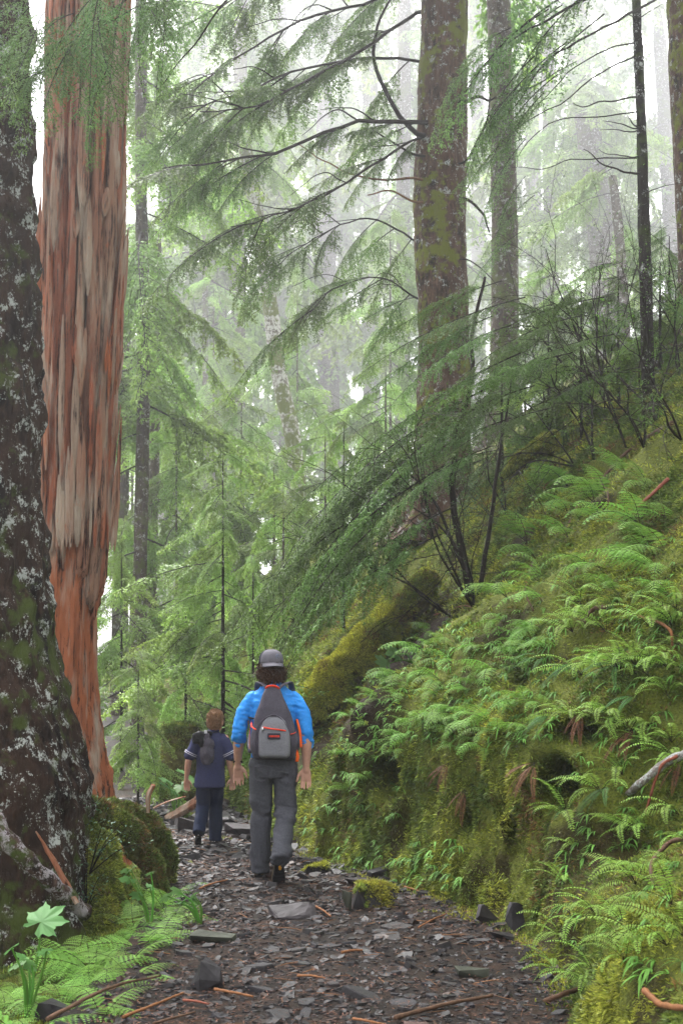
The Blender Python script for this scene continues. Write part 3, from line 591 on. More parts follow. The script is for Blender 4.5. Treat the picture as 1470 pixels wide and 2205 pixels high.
young('pale hemlock closing the bright hole above the man', 590, 1400, 950, 27, 34, 2.6, .9)
young('pale young hemlock halfway up the misty gap', 520, 1300, 820, 28, 34, 2.8, .9)
young('pale young hemlock right of the slender grey trunk', 380, 1400, 780, 27, 38, 2.8, .9)
young('pale green hemlock low in the mist left of the mossy trunk', 830, 1250, 720, 30, 36, 2.9, .9)
young('light green hemlock uphill among the misty trunks on the right', 1190, 800, 560, 32, 24, 2.6, .9)
young('dim hemlock at the foot of the slim brown trunk', 1130, 930, 700, 22, 20, 1.6, .5, 'mid')
young('low hemlock just right of the thick mossy trunk above the short log', 1080, 1000, 760, 18.5, 22, 1.5, .5, 'mid')
young('low hemlock in the gap between slim brown trunk and bare shrubs', 1180, 930, 640, 19, 22, 1.5, .5, 'mid')
young('low hemlock in the middle of the bare shrub thicket', 1250, 880, 600, 18, 22, 1.4, .5, 'yng')
young('low hemlock left of the thin dark stem', 1330, 800, 560, 18.5, 22, 1.4, .5, 'mid')
young('low hemlock right of the thin dark stem', 1420, 760, 540, 17.5, 20, 1.2, .4, 'yng')
young('small hemlock behind the bare shrubs uphill at the right edge', 1440, 760, 480, 21, 20, 1.4, .5, 'mid')
young('pale young hemlock behind the upper part of the leaning trunk', 640, 1150, 560, 38, 34, 3.4, 1.0)
young('pale young hemlock high in the mist near the limbs', 840, 900, 420, 40, 32, 3.4, 1.0)
young('hazy young hemlock close to the right side of the red snag', 285, 1200, 620, 34, 34, 3.0, 1.0)
young('hazy young hemlock between the pale trunk and the leaning trunk', 460, 1150, 560, 46, 36, 4.0, 1.2)
# ================================================================== red snag
m, t, b = newmat('snag_wood')
v = coords(t, (1, 1, .06)); v2 = coords(t, (1, 1, .16)); v3 = coords(t, (1, 1, .3))
n1 = noise(t, v, 24, 9, .78); n2 = noise(t, v2, 7, 4, .6); n3 = noise(t, v3, 30, 5, .6)
oi = t.nodes.new('ShaderNodeObjectInfo')
tint = ramp(t, oi.outputs['Random'], [(0.0, (.33, .18, .12)), (.3, (.34, .095, .043)), (.5, (.31, .20, .14)), (.72, (.40, .115, .045)), (1.0, (.31, .235, .18))])
c = mixc(t, ramp(t, n1, [(.41, (0, 0, 0)), (.50, (1, 1, 1))]), (.030, .011, .007), tint)
c = mixc(t, ramp(t, n2, [(.48, (0, 0, 0)), (.64, (.85, .85, .85))]), c, (.46, .37, .29))
c = mixc(t, ramp(t, n3, [(.62, (0, 0, 0)), (.75, (.7, .7, .7))]), c, (.44, .12, .045))
t.links.new(c, b.inputs['Base Color']); b.inputs['Roughness'].default_value = .7; bump(t, b, n1, 1.0, .05)
M['snag'] = m
M['snag_core'] = m.copy(); M['snag_core'].name = 'snag_heartwood'
for n_ in M['snag_core'].node_tree.nodes:
    if n_.type == 'VALTORGB' and len(n_.color_ramp.elements) == 5:
        for q_ in n_.color_ramp.elements: q_.color = (.38, .125, .055, 1)
sgx, sgy = -2.44, 13.0; sgz = left_z(sgx, sgy) - .3
SN = thing('tree_snag', (sgx, sgy, sgz), 'tall red-brown dead trunk of bare splintered wood beside the lichen-spotted tree', 'dead tree')
def fib(P, seed, amp): return amp * (fbm(P * np.array([16, 16, .5]), 3, seed, .6) + .6 * fbm(P * np.array([40, 40, 1.6]), 2, seed + 3))
zz = np.linspace(0, 9.6, 330); na = 110; aa = np.arange(na) * 2 * PI / na
cz = np.interp(zz + sgz, [-.5, .7, 1.4, 2.1, 3.2, 10], [-.06, -.07, -.10, -.09, -.02, .05]); rz_ = np.interp(zz + sgz, [-.6, .3, .8, 1.5, 2.1, 4.5, 10], [.75, .52, .40, .315, .285, .27, .28])
V = np.stack([cz[:, None] + rz_[:, None] * np.cos(aa), rz_[:, None] * np.sin(aa), np.broadcast_to(zz[:, None], (330, na))], -1).reshape(-1, 3)
out = np.tile(np.stack([np.cos(aa), np.sin(aa), 0 * aa], -1), (330, 1)); V = V + out * fib(V, 60, .05)[:, None]
link('trunk', mesh_np('trunk', V, [grid_faces(330, na, True)], M['snag_core'], smooth_shade=True), SN)
g = np.random.default_rng(5)
a0 = PI
for k in range(27):   # shell of long slabs that have split off at the foot
    wa = g.uniform(.18, .48); a1 = a0 + wa; zb = g.uniform(2.05, 3.0) if math.cos((a0 + a1) / 2) < .75 else g.uniform(1.95, 2.5)
    if g.random() < .18: zb = g.uniform(3.2, 5.5)
    zt = g.uniform(8.7, 9.9); n = 150; z = np.linspace(zb - sgz, zt - sgz, n); th = g.uniform(.045, .10); nn = 9
    at_ = np.linspace(a0 + g.uniform(.01, .045), a1 - g.uniform(.01, .04), nn); ro = np.interp(z + sgz, [1.9, 2.6, 3.6, 6, 10], [.325, .36, .38, .395, .405]) + g.uniform(-.045, .022)
    ccx = np.interp(z + sgz, [1.4, 2.1, 3.2, 10], [-.10, -.07, -.02, .05])
    ring = np.concatenate([np.stack([np.cos(at_), np.sin(at_), np.ones(nn)], -1), np.stack([np.cos(at_[::-1]), np.sin(at_[::-1]), np.zeros(nn)], -1)])
    kk = 2 * nn; edge = smooth(np.concatenate([np.abs(np.linspace(-1, 1, nn))] * 2), .5, 1)
    tap = smooth(z, z[0] - .02, z[0] + g.uniform(.08, .25))[:, None]
    rr = np.where(ring[None, :, 2] > .5, ro[:, None] - (1 - tap) * th * .8 - edge[None] * .020, ro[:, None] - th - .02)
    cen = np.array([math.cos((a0 + a1) / 2), math.sin((a0 + a1) / 2)])
    X = rr * ring[None, :, 0]; Y_ = rr * ring[None, :, 1]
    zj = z[:, None] + (g.uniform(-.07, .07, kk)[None, :]) * np.exp(-(z - z[0]) / .2)[:, None]
    V = np.stack([X + ccx[:, None], Y_, np.broadcast_to(zj, X.shape)], -1).reshape(-1, 3)
    on = np.tile(ring[:, :2], (n, 1)); V[:, :2] += on * (fib(V, 70 + k, .05) * np.tile((ring[:, 2] > .5) * 1.0, n))[:, None]
    F = grid_faces(n, kk, True); V = np.vstack([V, V[:kk].mean(0)]); j = np.arange(kk)
    link('wood_slab', mesh_np('wood_slab', V, [F, np.stack([np.full(kk, len(V) - 1), (j + 1) % kk, j], -1)], M['snag'], smooth_shade=True), SN)
    a0 = a1
    if a0 > PI + 2 * PI * .999: break
for k in range(90):   # loose splinters and flakes
    a = g.uniform(-2.7, .3); z0 = g.uniform(1.2, 7.6); ln = g.uniform(.25, 1.3); z0 = max(z0, 2.75); r = np.interp(z0, [1.4, 2.0, 2.5, 4, 10], [.29, .28, .35, .39, .405]) + .004
    p0 = np.array([r * math.cos(a), r * math.sin(a), z0 - sgz]); p1 = p0 + np.array([math.cos(a) * g.uniform(.0, .05), math.sin(a) * .03, ln])
    P = np.linspace(p0, p1, 8); V, F = tube(P, np.array([.004, .015, .02, .022, .02, .018, .012, .004]) * g.uniform(.7, 2.2), 6, True, .45); V = V + fib(V, 99, .01)[:, None]
    G().add(V, F).obj('splinter', [M['snag']], SN)
# ================================================================== remeshing helper
def remesh(name, G_, voxel, mats, parent=None, it=6, fac=.5, dec=None, disp=None, smooth_shade=True):
    """weld overlapping closed pieces into one continuous surface"""
    me = G_.mesh('tmp', [mats] if not isinstance(mats, list) else mats); o = bpy.data.objects.new('tmp', me); COL.objects.link(o)
    r = o.modifiers.new('r', 'REMESH'); r.mode = 'VOXEL'; r.voxel_size = voxel
    s_ = o.modifiers.new('s', 'SMOOTH'); s_.iterations = it; s_.factor = fac
    if dec: q = o.modifiers.new('d', 'DECIMATE'); q.ratio = dec
    dg = bpy.context.evaluated_depsgraph_get(); me2 = bpy.data.meshes.new_from_object(o.evaluated_get(dg)); bpy.data.objects.remove(o); bpy.data.meshes.remove(me)
    me2.name = name; me2.materials.clear()
    for m_ in (mats if isinstance(mats, list) else [mats]): me2.materials.append(m_)
    n = len(me2.vertices); co = np.empty(n * 3, np.float32); me2.vertices.foreach_get('co', co); co = co.reshape(-1, 3).astype(float)
    if disp is not None:
        no = np.empty(n * 3, np.float32); me2.vertices.foreach_get('normal', no); co = disp(co, no.reshape(-1, 3)); me2.vertices.foreach_set('co', co.astype(np.float32).ravel())
    me2.polygons.foreach_set('use_smooth', np.full(len(me2.polygons), smooth_shade)); me2.polygons.foreach_set('material_index', np.zeros(len(me2.polygons), np.int32)); me2.update()
    ob = link(name, me2, parent)
    return ob, co
def mesh_tris(me):
    me.calc_loop_triangles(); n = len(me.loop_triangles); a = np.empty(n * 3, np.int32); me.loop_triangles.foreach_get('vertices', a); return a.reshape(-1, 3)
# ================================================================== moss
def moss_cols(P, g, seed=0, yellow=0.0):
    n1 = fbm(P * 1.7, 3, 80 + seed); n2 = fbm(P * 6, 2, 84 + seed); k = n1 * .9 + n2 * .7 + g.normal(0, .12, len(P)) + yellow
    a = np.array([.075, .115, .020]); b_ = np.array([.175, .215, .030]); c_ = np.array([.265, .275, .035]); d_ = np.array([.14, .080, .028])
    t1 = smooth(k, -.35, .15)[:, None]; t2 = smooth(k, .1, .55)[:, None]; col = a * (1 - t1) + b_ * t1; col = col * (1 - t2) + c_ * t2
    br = smooth(fbm(P * 4 + 50, 3, 90 + seed) + g.normal(0, .15, len(P)), .34, .55)[:, None]; col = col * (1 - br) + d_ * br
    return col * np.clip(g.lognormal(0, .38, (len(P), 1)), .35, 2.0)
def moss_mesh(name, P, Nn, size, g, seed=0, hang=.4, yellow=0.0, cols=None, dark=1.0):
    n = len(P); dv = unit(Nn * g.uniform(.5, 1.2, (n, 1)) + g.normal(0, .55, (n, 3)) + np.array([0, 0, -1.0]) * hang)
    sd = unit(np.cross(dv, g.normal(0, 1, (n, 3)))); ln = size * g.uniform(.5, 1.4, (n, 1)); wd = ln * g.uniform(.22, .4, (n, 1))
    b0 = P - Nn * .006; V = np.stack([b0 - sd * wd * .6, b0 + sd * wd * .6, b0 + dv * ln + sd * wd * .2], 1).reshape(-1, 3)
    col = (moss_cols(P, g, seed, yellow) if cols is None else cols) * dark
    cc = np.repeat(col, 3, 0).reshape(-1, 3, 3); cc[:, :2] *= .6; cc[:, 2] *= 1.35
    return mesh_np(name, V, [np.arange(3 * n).reshape(-1, 3)], M['moss'], col=cc.reshape(-1, 3))
g = np.random.default_rng(11)
_lg = np.array([_surf(a_, c_) for a_, c_ in ((690, 1600), (760, 1525), (840, 1440), (920, 1350))])
keep = lambda c, n_: (1 - .97 * np.max([np.exp(-(np.linalg.norm((c - q_) * np.array([1, .45, 1]), axis=1) / .42) ** 4) for q_ in np.concatenate([_lg, (_lg[1:] + _lg[:-1]) / 2])], axis=0)) * (vis(c, .03) * (c[:, 1] < 22) / np.maximum(c[:, 1], 5) ** 1.6) * (0.12 + smooth(fbm(c * 2.3, 3, 70), -.30, .25))
P, Nn = sample(HV.reshape(-1, 3), HQ, 360000, g, keep)
Nn = np.where((Nn[:, 2:3] < -.2), -Nn, Nn)
lump = .045 * np.maximum(fbm(P * 9, 2, 75), -.2)[:, None]
sz = (.026 + .014 * smooth(fbm(P * 5, 2, 76), -.2, .4)[:, None]) * np.clip(P[:, 1:2] / 10, .8, 1.7)
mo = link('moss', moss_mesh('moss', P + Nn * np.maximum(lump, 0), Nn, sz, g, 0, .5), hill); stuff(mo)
keep = lambda c, n_: vis(c, .03) * (c[:, 1] < 20) / np.maximum(c[:, 1], 5) ** 1.8 * (0.1 + smooth(fbm(c * 2.3, 3, 71), -.2, .3))
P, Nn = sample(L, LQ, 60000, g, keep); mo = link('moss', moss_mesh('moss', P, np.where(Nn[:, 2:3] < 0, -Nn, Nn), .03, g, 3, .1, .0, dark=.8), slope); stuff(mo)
# moss creeping over the edge of the path below the bank
keep = lambda c, n_: vis(c, .03) * (c[:, 1] < 17) / np.maximum(c[:, 1], 5) ** 1.6 * smooth(c[:, 0] - xr(c[:, 1]) + .75 * smooth(fbm(c * 1.7, 2, 73), -.1, .5) * smooth(c[:, 1], 9.5, 10.5) + .12, 0, .16) * smooth(c[:, 1], 7, 9)
P, Nn = sample(np.stack([PX, PY, PZ], -1).reshape(-1, 3), grid_faces(len(Yrow), nc), 26000, g, keep); mo = link('moss', moss_mesh('moss', P, np.abs(Nn), .026, g, 4, 0, .1), path); stuff(mo)
# ================================================================== moss-covered logs and stump
M['rotwood'] = plain('mossy_wood', (.075, .070, .022), .8, 20, .6, .8, bd=.03)
def mossy_log(name, label, cat, pts, rads, seed, nm, yellow=.2, size=.03, under=.1, voxel=.03, extra=None, mat=None, kp=None, tone=1.0):
    pts = np.asarray(pts); o = thing(name, pts[0], label, cat)
    gg = G(); C = spline(pts - pts[0], 40); V, F = tube(C, np.interp(np.linspace(0, 1, 40), np.linspace(0, 1, len(rads)), rads), 20); gg.add(V, F)
    for e in (extra or []): ep = spline(np.asarray(e[0]) - pts[0], 16); V, F = tube(ep, np.linspace(e[1], e[2], 16), 12); gg.add(V, F)
    ob, co = remesh('trunk', gg, voxel, mat or M['rotwood'], o, 3, .5, None, lambda c, n_: c + n_ * (.10 * fbm(c * 3.5, 3, seed) + .03 * fbm(c * 11, 2, seed + 1))[:, None])
    T = mesh_tris(ob.data); g_ = np.random.default_rng(seed)
    P, Nn = sample(co, T, nm, g_, lambda c, n_: smooth(n_[:, 2] + .5 * fbm(c * 3, 2, seed + 5), under - .3, under + .3) * (1 if kp is None else kp(c + pts[0])))
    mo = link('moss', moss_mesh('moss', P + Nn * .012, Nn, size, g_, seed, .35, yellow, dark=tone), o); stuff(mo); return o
mossy_log('fallen_log', 'thick moss-covered log slanting up the bank behind the man', 'log', [_surf(a_, c_) + np.array([-.12, -.18, .20]) for a_, c_ in ((655, 1590), (720, 1520), (800, 1430), (880, 1345), (950, 1270))], [.20, .22, .21, .19, .17], 41, 90000, .35, .038, -.25, tone=1.25)
mossy_log('log', 'short mossy log end with a broken stub uphill under the bare shrubs', 'log', [at(1085, 1030, 17), at(1130, 985, 17), at(1185, 950, 16.8)], [.10, .13, .12], 42, 14000, .35, .03, -.3, extra=[([at(1185, 955, 16.8), at(1192, 935, 16.7)], .07, .03)])
mossy_log('mossy_root', 'mossy buttress roots arching from the lichen-spotted tree down to the trail', 'root', [(-2.15, 10.75, .72), (-1.80, 10.8, .62), (-1.55, 10.8, .40), (-1.38, 10.85, .05), (-1.32, 10.9, -.25)], [.10, .105, .10, .09, .09], 43, 46000, .0, .026, -.1, .020,
    extra=[([(-2.0, 10.4, .62), (-1.74, 10.35, .38), (-1.64, 10.1, .05), (-1.68, 9.75, -.35)], .11, .10), ([(-1.70, 10.9, .56), (-1.50, 11.1, .46), (-1.36, 11.25, .18), (-1.32, 11.35, -.12)], .085, .07), ([(-1.8, 10.8, .6), (-1.55, 11.1, .55), (-1.45, 11.3, .3)], .08, .09), ([(-1.75, 10.4, .4), (-1.5, 10.3, .12), (-1.32, 10.2, -.1)], .06, .04)])
mossy_log('mossy_stump', 'far moss-topped stump directly behind the boy', 'stump', [at(390, 1720, 17.5), at(390, 1640, 17.5), at(392, 1560, 17.5)], [.26, .20, .24], 44, 9000, -.1, .035, .2)
# ================================================================== slate on the path
def hull(pts):
    bm = bmesh.new()
    for p in pts: bm.verts.new(p)
    r = bmesh.ops.convex_hull(bm, input=bm.verts); bmesh.ops.delete(bm, geom=[v_ for v_ in bm.verts if not v_.link_faces], context='VERTS')
    bmesh.ops.recalc_face_normals(bm, faces=bm.faces); bm.verts.ensure_lookup_table()
    V = np.array([v_.co[:] for v_ in bm.verts]); F = np.array([[v_.index for v_ in f.verts] for f in bm.faces if len(f.verts) == 3]); bm.free(); return V, F
def chip_template(g, thick=.16):
    n = g.integers(5, 8); a = np.sort(g.uniform(0, 2 * PI, n)) ; a = np.linspace(0, 2 * PI, n, endpoint=False) + g.uniform(-.4, .4, n)
    r = g.uniform(.55, 1.05, n); x = r * np.cos(a); y = r * np.sin(a) * g.uniform(.5, .8)
    tl = g.uniform(-.10, .10, 2)
    top = np.stack([x * .93, y * .93, thick + tl[0] * x + tl[1] * y], -1); bot = np.stack([x, y, -.25 + 0 * x], -1); mid = np.stack([x, y, thick * .6 + tl[0] * x + tl[1] * y], -1)
    V = np.vstack([top, mid, bot]); j = np.arange(n); k = (j + 1) % n
    Q = np.concatenate([np.stack([n + j, n + k, k, j], -1), np.stack([2 * n + j, 2 * n + k, n + k, n + j], -1)])
    T = np.stack([np.zeros(n - 2, int), np.arange(1, n - 1), np.arange(2, n)], -1); return V, Q, T
m, t, b = newmat('slate')
at_ = N(t, 'ShaderNodeAttribute', attribute_name='col'); v = coords(t); n1 = noise(t, v, 9, 5, .65)
oi = t.nodes.new('ShaderNodeObjectInfo')
c = ramp(t, n1, [(.3, (.010, .009, .010)), (.55, (.024, .022, .0245)), (.8, (.050, .045, .047))])
tn = ramp(t, oi.outputs['Random'], [(0, (.75, .75, .8)), (.4, (1, .97, 1.05)), (.7, (1.0, 1.0, .92)), (.9, (1.15, .98, .88)), (1, (1.25, 1.2, 1.2))])
c = mixc(t, 1.0, c, tn, 'MULTIPLY'); c = mixc(t, 1.0, c, at_.outputs['Color'], 'MULTIPLY')
t.links.new(c, b.inputs['Base Color']); b.inputs['Roughness'].default_value = .5; b.inputs['Specular IOR Level'].default_value = .25; bump(t, b, noise(t, v, 22, 4), .35, .02)
M['slate'] = m
g = np.random.default_rng(21)
TM = [chip_template(g, g.uniform(.08, .2)) for _ in range(14)]
SM = [mesh_np('slate', V, [Q, T], M['slate'], col=np.ones((len(V), 3))) for V, Q, T in TM]
def path_pts(n, y0, y1, g, pw=1.0, marg=.05):
    Y = y0 + (y1 - y0) * g.random(n) ** pw; u = g.random(n); x = (xl(Y) - marg) * (1 - u) + (xr(Y) + marg) * u; return x, Y, path_z(x, Y)
x, Y, z = path_pts(300, 6.2, 12.5, g, 1.35)
for i in range(300):
    k = i % 14; o = link('slate', SM[k], path); s = np.clip(g.lognormal(-3.15, .45), .03, .13)
    o.location = (x[i], Y[i], z[i] + .004); o.rotation_euler = (g.normal(0, .16), g.normal(0, .16), g.uniform(-PI, PI)); o.scale = (s, s * g.uniform(.7, 1.2), s * g.uniform(.5, 1.1))
def merge(templates, pos, rots, scales, cols, g):
    """many small pieces joined into one mesh"""
    gg = G(); idx = g.integers(0, len(templates), len(pos))
    for k, (V, *Fs) in enumerate(templates):
        I = np.where(idx == k)[0]
        if not len(I): continue
        W = np.einsum('nij,nvj->nvi', rots[I], V[None] * scales[I][:, None, :]) + pos[I][:, None, :]
        gg.add(W.reshape(-1, 3), [(F[None] + (np.arange(len(I)) * len(V))[:, None, None]).reshape(-1, F.shape[1]) for F in Fs], 0, np.repeat(cols[I], len(V), 0))
    return gg
def euler_mats(rx, ry, rz):
    c, s = np.cos, np.sin; n = len(rx); Z = np.zeros(n); O = np.ones(n)
    X = np.stack([O, Z, Z, Z, c(rx), -s(rx), Z, s(rx), c(rx)], -1).reshape(n, 3, 3); Y_ = np.stack([c(ry), Z, s(ry), Z, O, Z, -s(ry), Z, c(ry)], -1).reshape(n, 3, 3); Zm = np.stack([c(rz), -s(rz), Z, s(rz), c(rz), Z, Z, Z, O], -1).reshape(n, 3, 3)
    return Zm @ Y_ @ X
n = 17000; x, Y, z = path_pts(n, 6.0, 18, g, 1.5, .18); s = np.clip(g.lognormal(-4.1, .6, n), .007, .09) * np.clip(Y / 9, .85, 1.5)
cols = g.uniform(.4, 1.15, (n, 1)) * np.where(g.random((n, 1)) < .12, np.array([1.7, 1.1, .8]), np.array([1, 1, 1.04]))
TS = []
for V, Q, T in TM: k_ = len(V) // 3; V_ = np.vstack([V[:k_], V[2 * k_:]]); j_ = np.arange(k_); TS.append((V_, np.stack([k_ + j_, k_ + (j_ + 1) % k_, (j_ + 1) % k_, j_], -1), T))
gg = merge(TS, np.stack([x, Y, z + .002], -1), euler_mats(g.normal(0, .22, n), g.normal(0, .22, n), g.uniform(-PI, PI, n)), np.stack([s, s * g.uniform(.6, 1.1, n), s * g.uniform(.6, 1.3, n)], -1), cols, g)
o = gg.obj('slate_chips', [M['slate']], path); stuff(o)
# red-brown twigs and needles strewn over the path
M['litter'] = leafmat('litter_wood', (1, 1, 1), .6, 0, .1)
def twig_t(g):
    P = np.array([[-.5, 0, 0], [-.15, g.normal(0, .06), .02], [.2, g.normal(0, .06), .02], [.5, 0, 0]]); V, F = tube(P, [.025, .03, .028, .015], 4, False); return V, F[0]
TT = [twig_t(g) for _ in range(6)]
n = 1500; x, Y, z = path_pts(n, 6.0, 16, g, 1.3, .15); s = np.clip(g.lognormal(-3.0, .6, n), .02, .20)
cols = np.array([.14, .058, .026]) * g.uniform(.4, 1.5, (n, 1)); th = np.clip(g.lognormal(0, .3, n), .5, 2) * .045 / s ** .5 * .25
gg = merge(TT, np.stack([x, Y, z + .012], -1), euler_mats(0 * s, g.normal(0, .10, n), g.uniform(-PI, PI, n)), np.stack([s, s * (.4 + th * 4), s * (.4 + th * 4)], -1), cols, g)
o = gg.obj('twig_litter', [M['litter']], path); stuff(o)
n = 16000; x, Y, z = path_pts(n, 6.0, 16, g, 1.4, .25)
dens = fbm(np.stack([x, Y, 0 * x], -1) * 1.2, 2, 7); I = dens + g.normal(0, .25, n) > .0; x, Y, z = x[I], Y[I], z[I]; n = len(x)
a = g.uniform(0, 2 * PI, n); ln = g.uniform(.008, .022, n); c0 = np.stack([x, Y, z + .012 + .01 * g.random(n)], -1); dv = np.stack([np.cos(a), np.sin(a), g.normal(0, .15, n)], -1) * ln[:, None]; sd = np.stack([-np.sin(a), np.cos(a), 0 * a], -1) * .0035
V = np.stack([c0 - dv, c0 + sd, c0 + dv, c0 - sd], 1).reshape(-1, 3)
o = link('needle_litter', mesh_np('needle_litter', V, [np.arange(4 * n).reshape(-1, 4)], M['litter'], col=np.repeat(np.array([.10, .045, .022]) * g.uniform(.5, 1.6, (n, 1)), 4, 0)), path); stuff(o)
# --- named rocks
M['rock'] = plain('rock', (.028, .026, .028), .42, 14, .45, .5)
M['rock_green'] = plain('rock_green', (.042, .045, .034), .45, 14, .35, .4)
M['rock_pale'] = plain('rock_pale', (.046, .041, .043), .5, 14, .3, .4)
M['rock_red'] = plain('rock_red', (.10, .065, .058), .45, 14, .35, .4)
def rough(V, F, amp, seed):
    bm = bmesh.new(); vv = [bm.verts.new(p) for p in V]
    for f in F: bm.faces.new([vv[i] for i in f])
    bmesh.ops.subdivide_edges(bm, edges=bm.edges[:], cuts=3, use_grid_fill=True); bmesh.ops.triangulate(bm, faces=bm.faces[:]); bm.verts.index_update(); bm.normal_update()
    V = np.array([v_.co[:] for v_ in bm.verts]); Nn = np.array([v_.normal[:] for v_ in bm.verts]); F = np.array([[v_.index for v_ in f.verts] for f in bm.faces]); bm.free()
    return V + Nn * (amp * (fbm(V * 12, 3, seed) + .7 * np.round(fbm(V * 7, 2, seed + 1) * 4) / 4))[:, None], F
def rock(label, px, py, size, rz=0, tilt=(0, 0), mat='rock', seed=0, mossy=0, sink=.25, Y=None, n=16, name='rock', cat='rock', blocky=.8):
    Y = Y or 1.65 * FPX / max(py - HOR, 60); p = at(px, py, Y); p[2] = gz(p[0], p[1])
    g_ = np.random.default_rng(seed); q = g_.uniform(-1, 1, (n, 3)); q = np.sign(q) * np.abs(q) ** (1 - blocky * .6); V, F = hull(q * .5 * np.array(size)); V, F = rough(V, F, .045 * min(size[0], size[1]), seed)
    o = link(name, mesh_np(name, V, [F], M[mat]), None); tag(o, label, cat)
    o.location = (p[0], p[1], p[2] + size[2] * (.5 - sink)); o.rotation_euler = (tilt[0], tilt[1], rz)
    if mossy:
        P, Nn = sample(V, F, mossy, g_, lambda c, n_: smooth(n_[:, 2] + .4 * fbm(c * 9, 2, seed), .2, .5)); mo = link('moss', moss_mesh('moss', P, Nn, .03, g_, seed, .5, .1), o); stuff(mo)
    return o
rock('broad tilted slate slab just behind the raised boot of the man', 630, 1962, (.33, .26, .07), .15, (.38, -.06), 'rock_pale', 1, sink=.05)
rock('moss-capped boulder at the right side of the trail', 812, 1938, (.33, .24, .22), .2, (0, .1), 'rock', 2, 3500, sink=.2)
rock('upright greenish slate standing beside the moss-capped boulder', 745, 1948, (.07, .12, .17), .1, (0, .05), 'rock_green', 3, sink=.1)
rock('mossy lump against the left side of the moss-capped boulder', 776, 1945, (.10, .12, .18), .1, (0, .2), 'rock', 33, 1400, sink=.1)
rock('greenish flat slab at the left edge of the trail', 455, 2012, (.32, .16, .06), .05, (.12, .05), 'rock_green', 4, sink=.15)
rock('dark pointed rock sticking up from the lower left of the trail', 447, 2108, (.24, .14, .19), .3, (0, .35), 'rock', 5, sink=.2, blocky=.1)
rock('flat oval slate lying near the bottom right of the trail', 1015, 2080, (.18, .10, .05), .1, (.1, 0), 'rock_green', 6, sink=.1)
rock('blocky dark stone in the bottom left corner of the trail', 155, 2185, (.16, .12, .09), .2, (.05, .05), 'rock', 7, sink=.2)
rock('reddish stone cut by the bottom edge', 905, 2196, (.15, .10, .05), .2, (0, .1), 'rock_red', 8, sink=.1)
rock('long pale slab across the trail past the boy', 530, 1786, (.42, .3, .10), .3, (.06, .1), 'rock_pale', 9, Y=14.8, sink=.1)
rock('grey slab beside the long pale slab past the boy', 470, 1776, (.35, .25, .12), -.3, (.1, -.1), 'rock', 10, Y=15.2, sink=.1)
rock('rough grey stone left of the feet of the boy', 405, 1756, (.35, .3, .14), .4, (.1, .3), 'rock_pale', 11, Y=15.0, sink=.2)
rock('dark loose stone by the bank above the moss-capped boulder', 815, 1858, (.18, .1, .07), .3, (.1, -.2), 'rock', 12, Y=11.6, sink=.2)
rock('purplish flat stone left of the dark loose stone by the bank', 765, 1875, (.2, .13, .06), .1, (.1, .1), 'rock_pale', 13, Y=11.3, sink=.2)
rock('mossy stone on the verge right of the legs of the man', 690, 1797, (.22, .2, .12), .2, (0, .1), 'rock', 14, 700, Y=13.0)
rock('moss cushion on a stone beside the raised boot', 675, 1862, (.24, .2, .10), .2, (0, 0), 'rock', 15, 2200, Y=11.9)
rock('leaning slate slab at the foot of the bank on the right', 1120, 1955, (.22, .06, .20), .5, (-.5, .5), 'rock', 16, Y=9.4)
rock('thin slate leaning against the leaning slab by the bank', 1052, 1930, (.22, .05, .12), .6, (-.3, .6), 'rock_pale', 17, Y=9.7)
rock('dark slate below the leaning slabs by the bank', 1085, 1995, (.18, .12, .05), .7, (.1, .2), 'rock', 18, Y=9.1)
rock('grey stone at the bottom left under the ferns', 120, 2140, (.2, .16, .14), .2, (0, .2), 'rock', 19, Y=7.2)
rock('small dark stone with a sharp edge left of the boy', 375, 1800, (.12, .1, .12), .8, (0, .2), 'rock', 20, Y=13.5, blocky=.1)
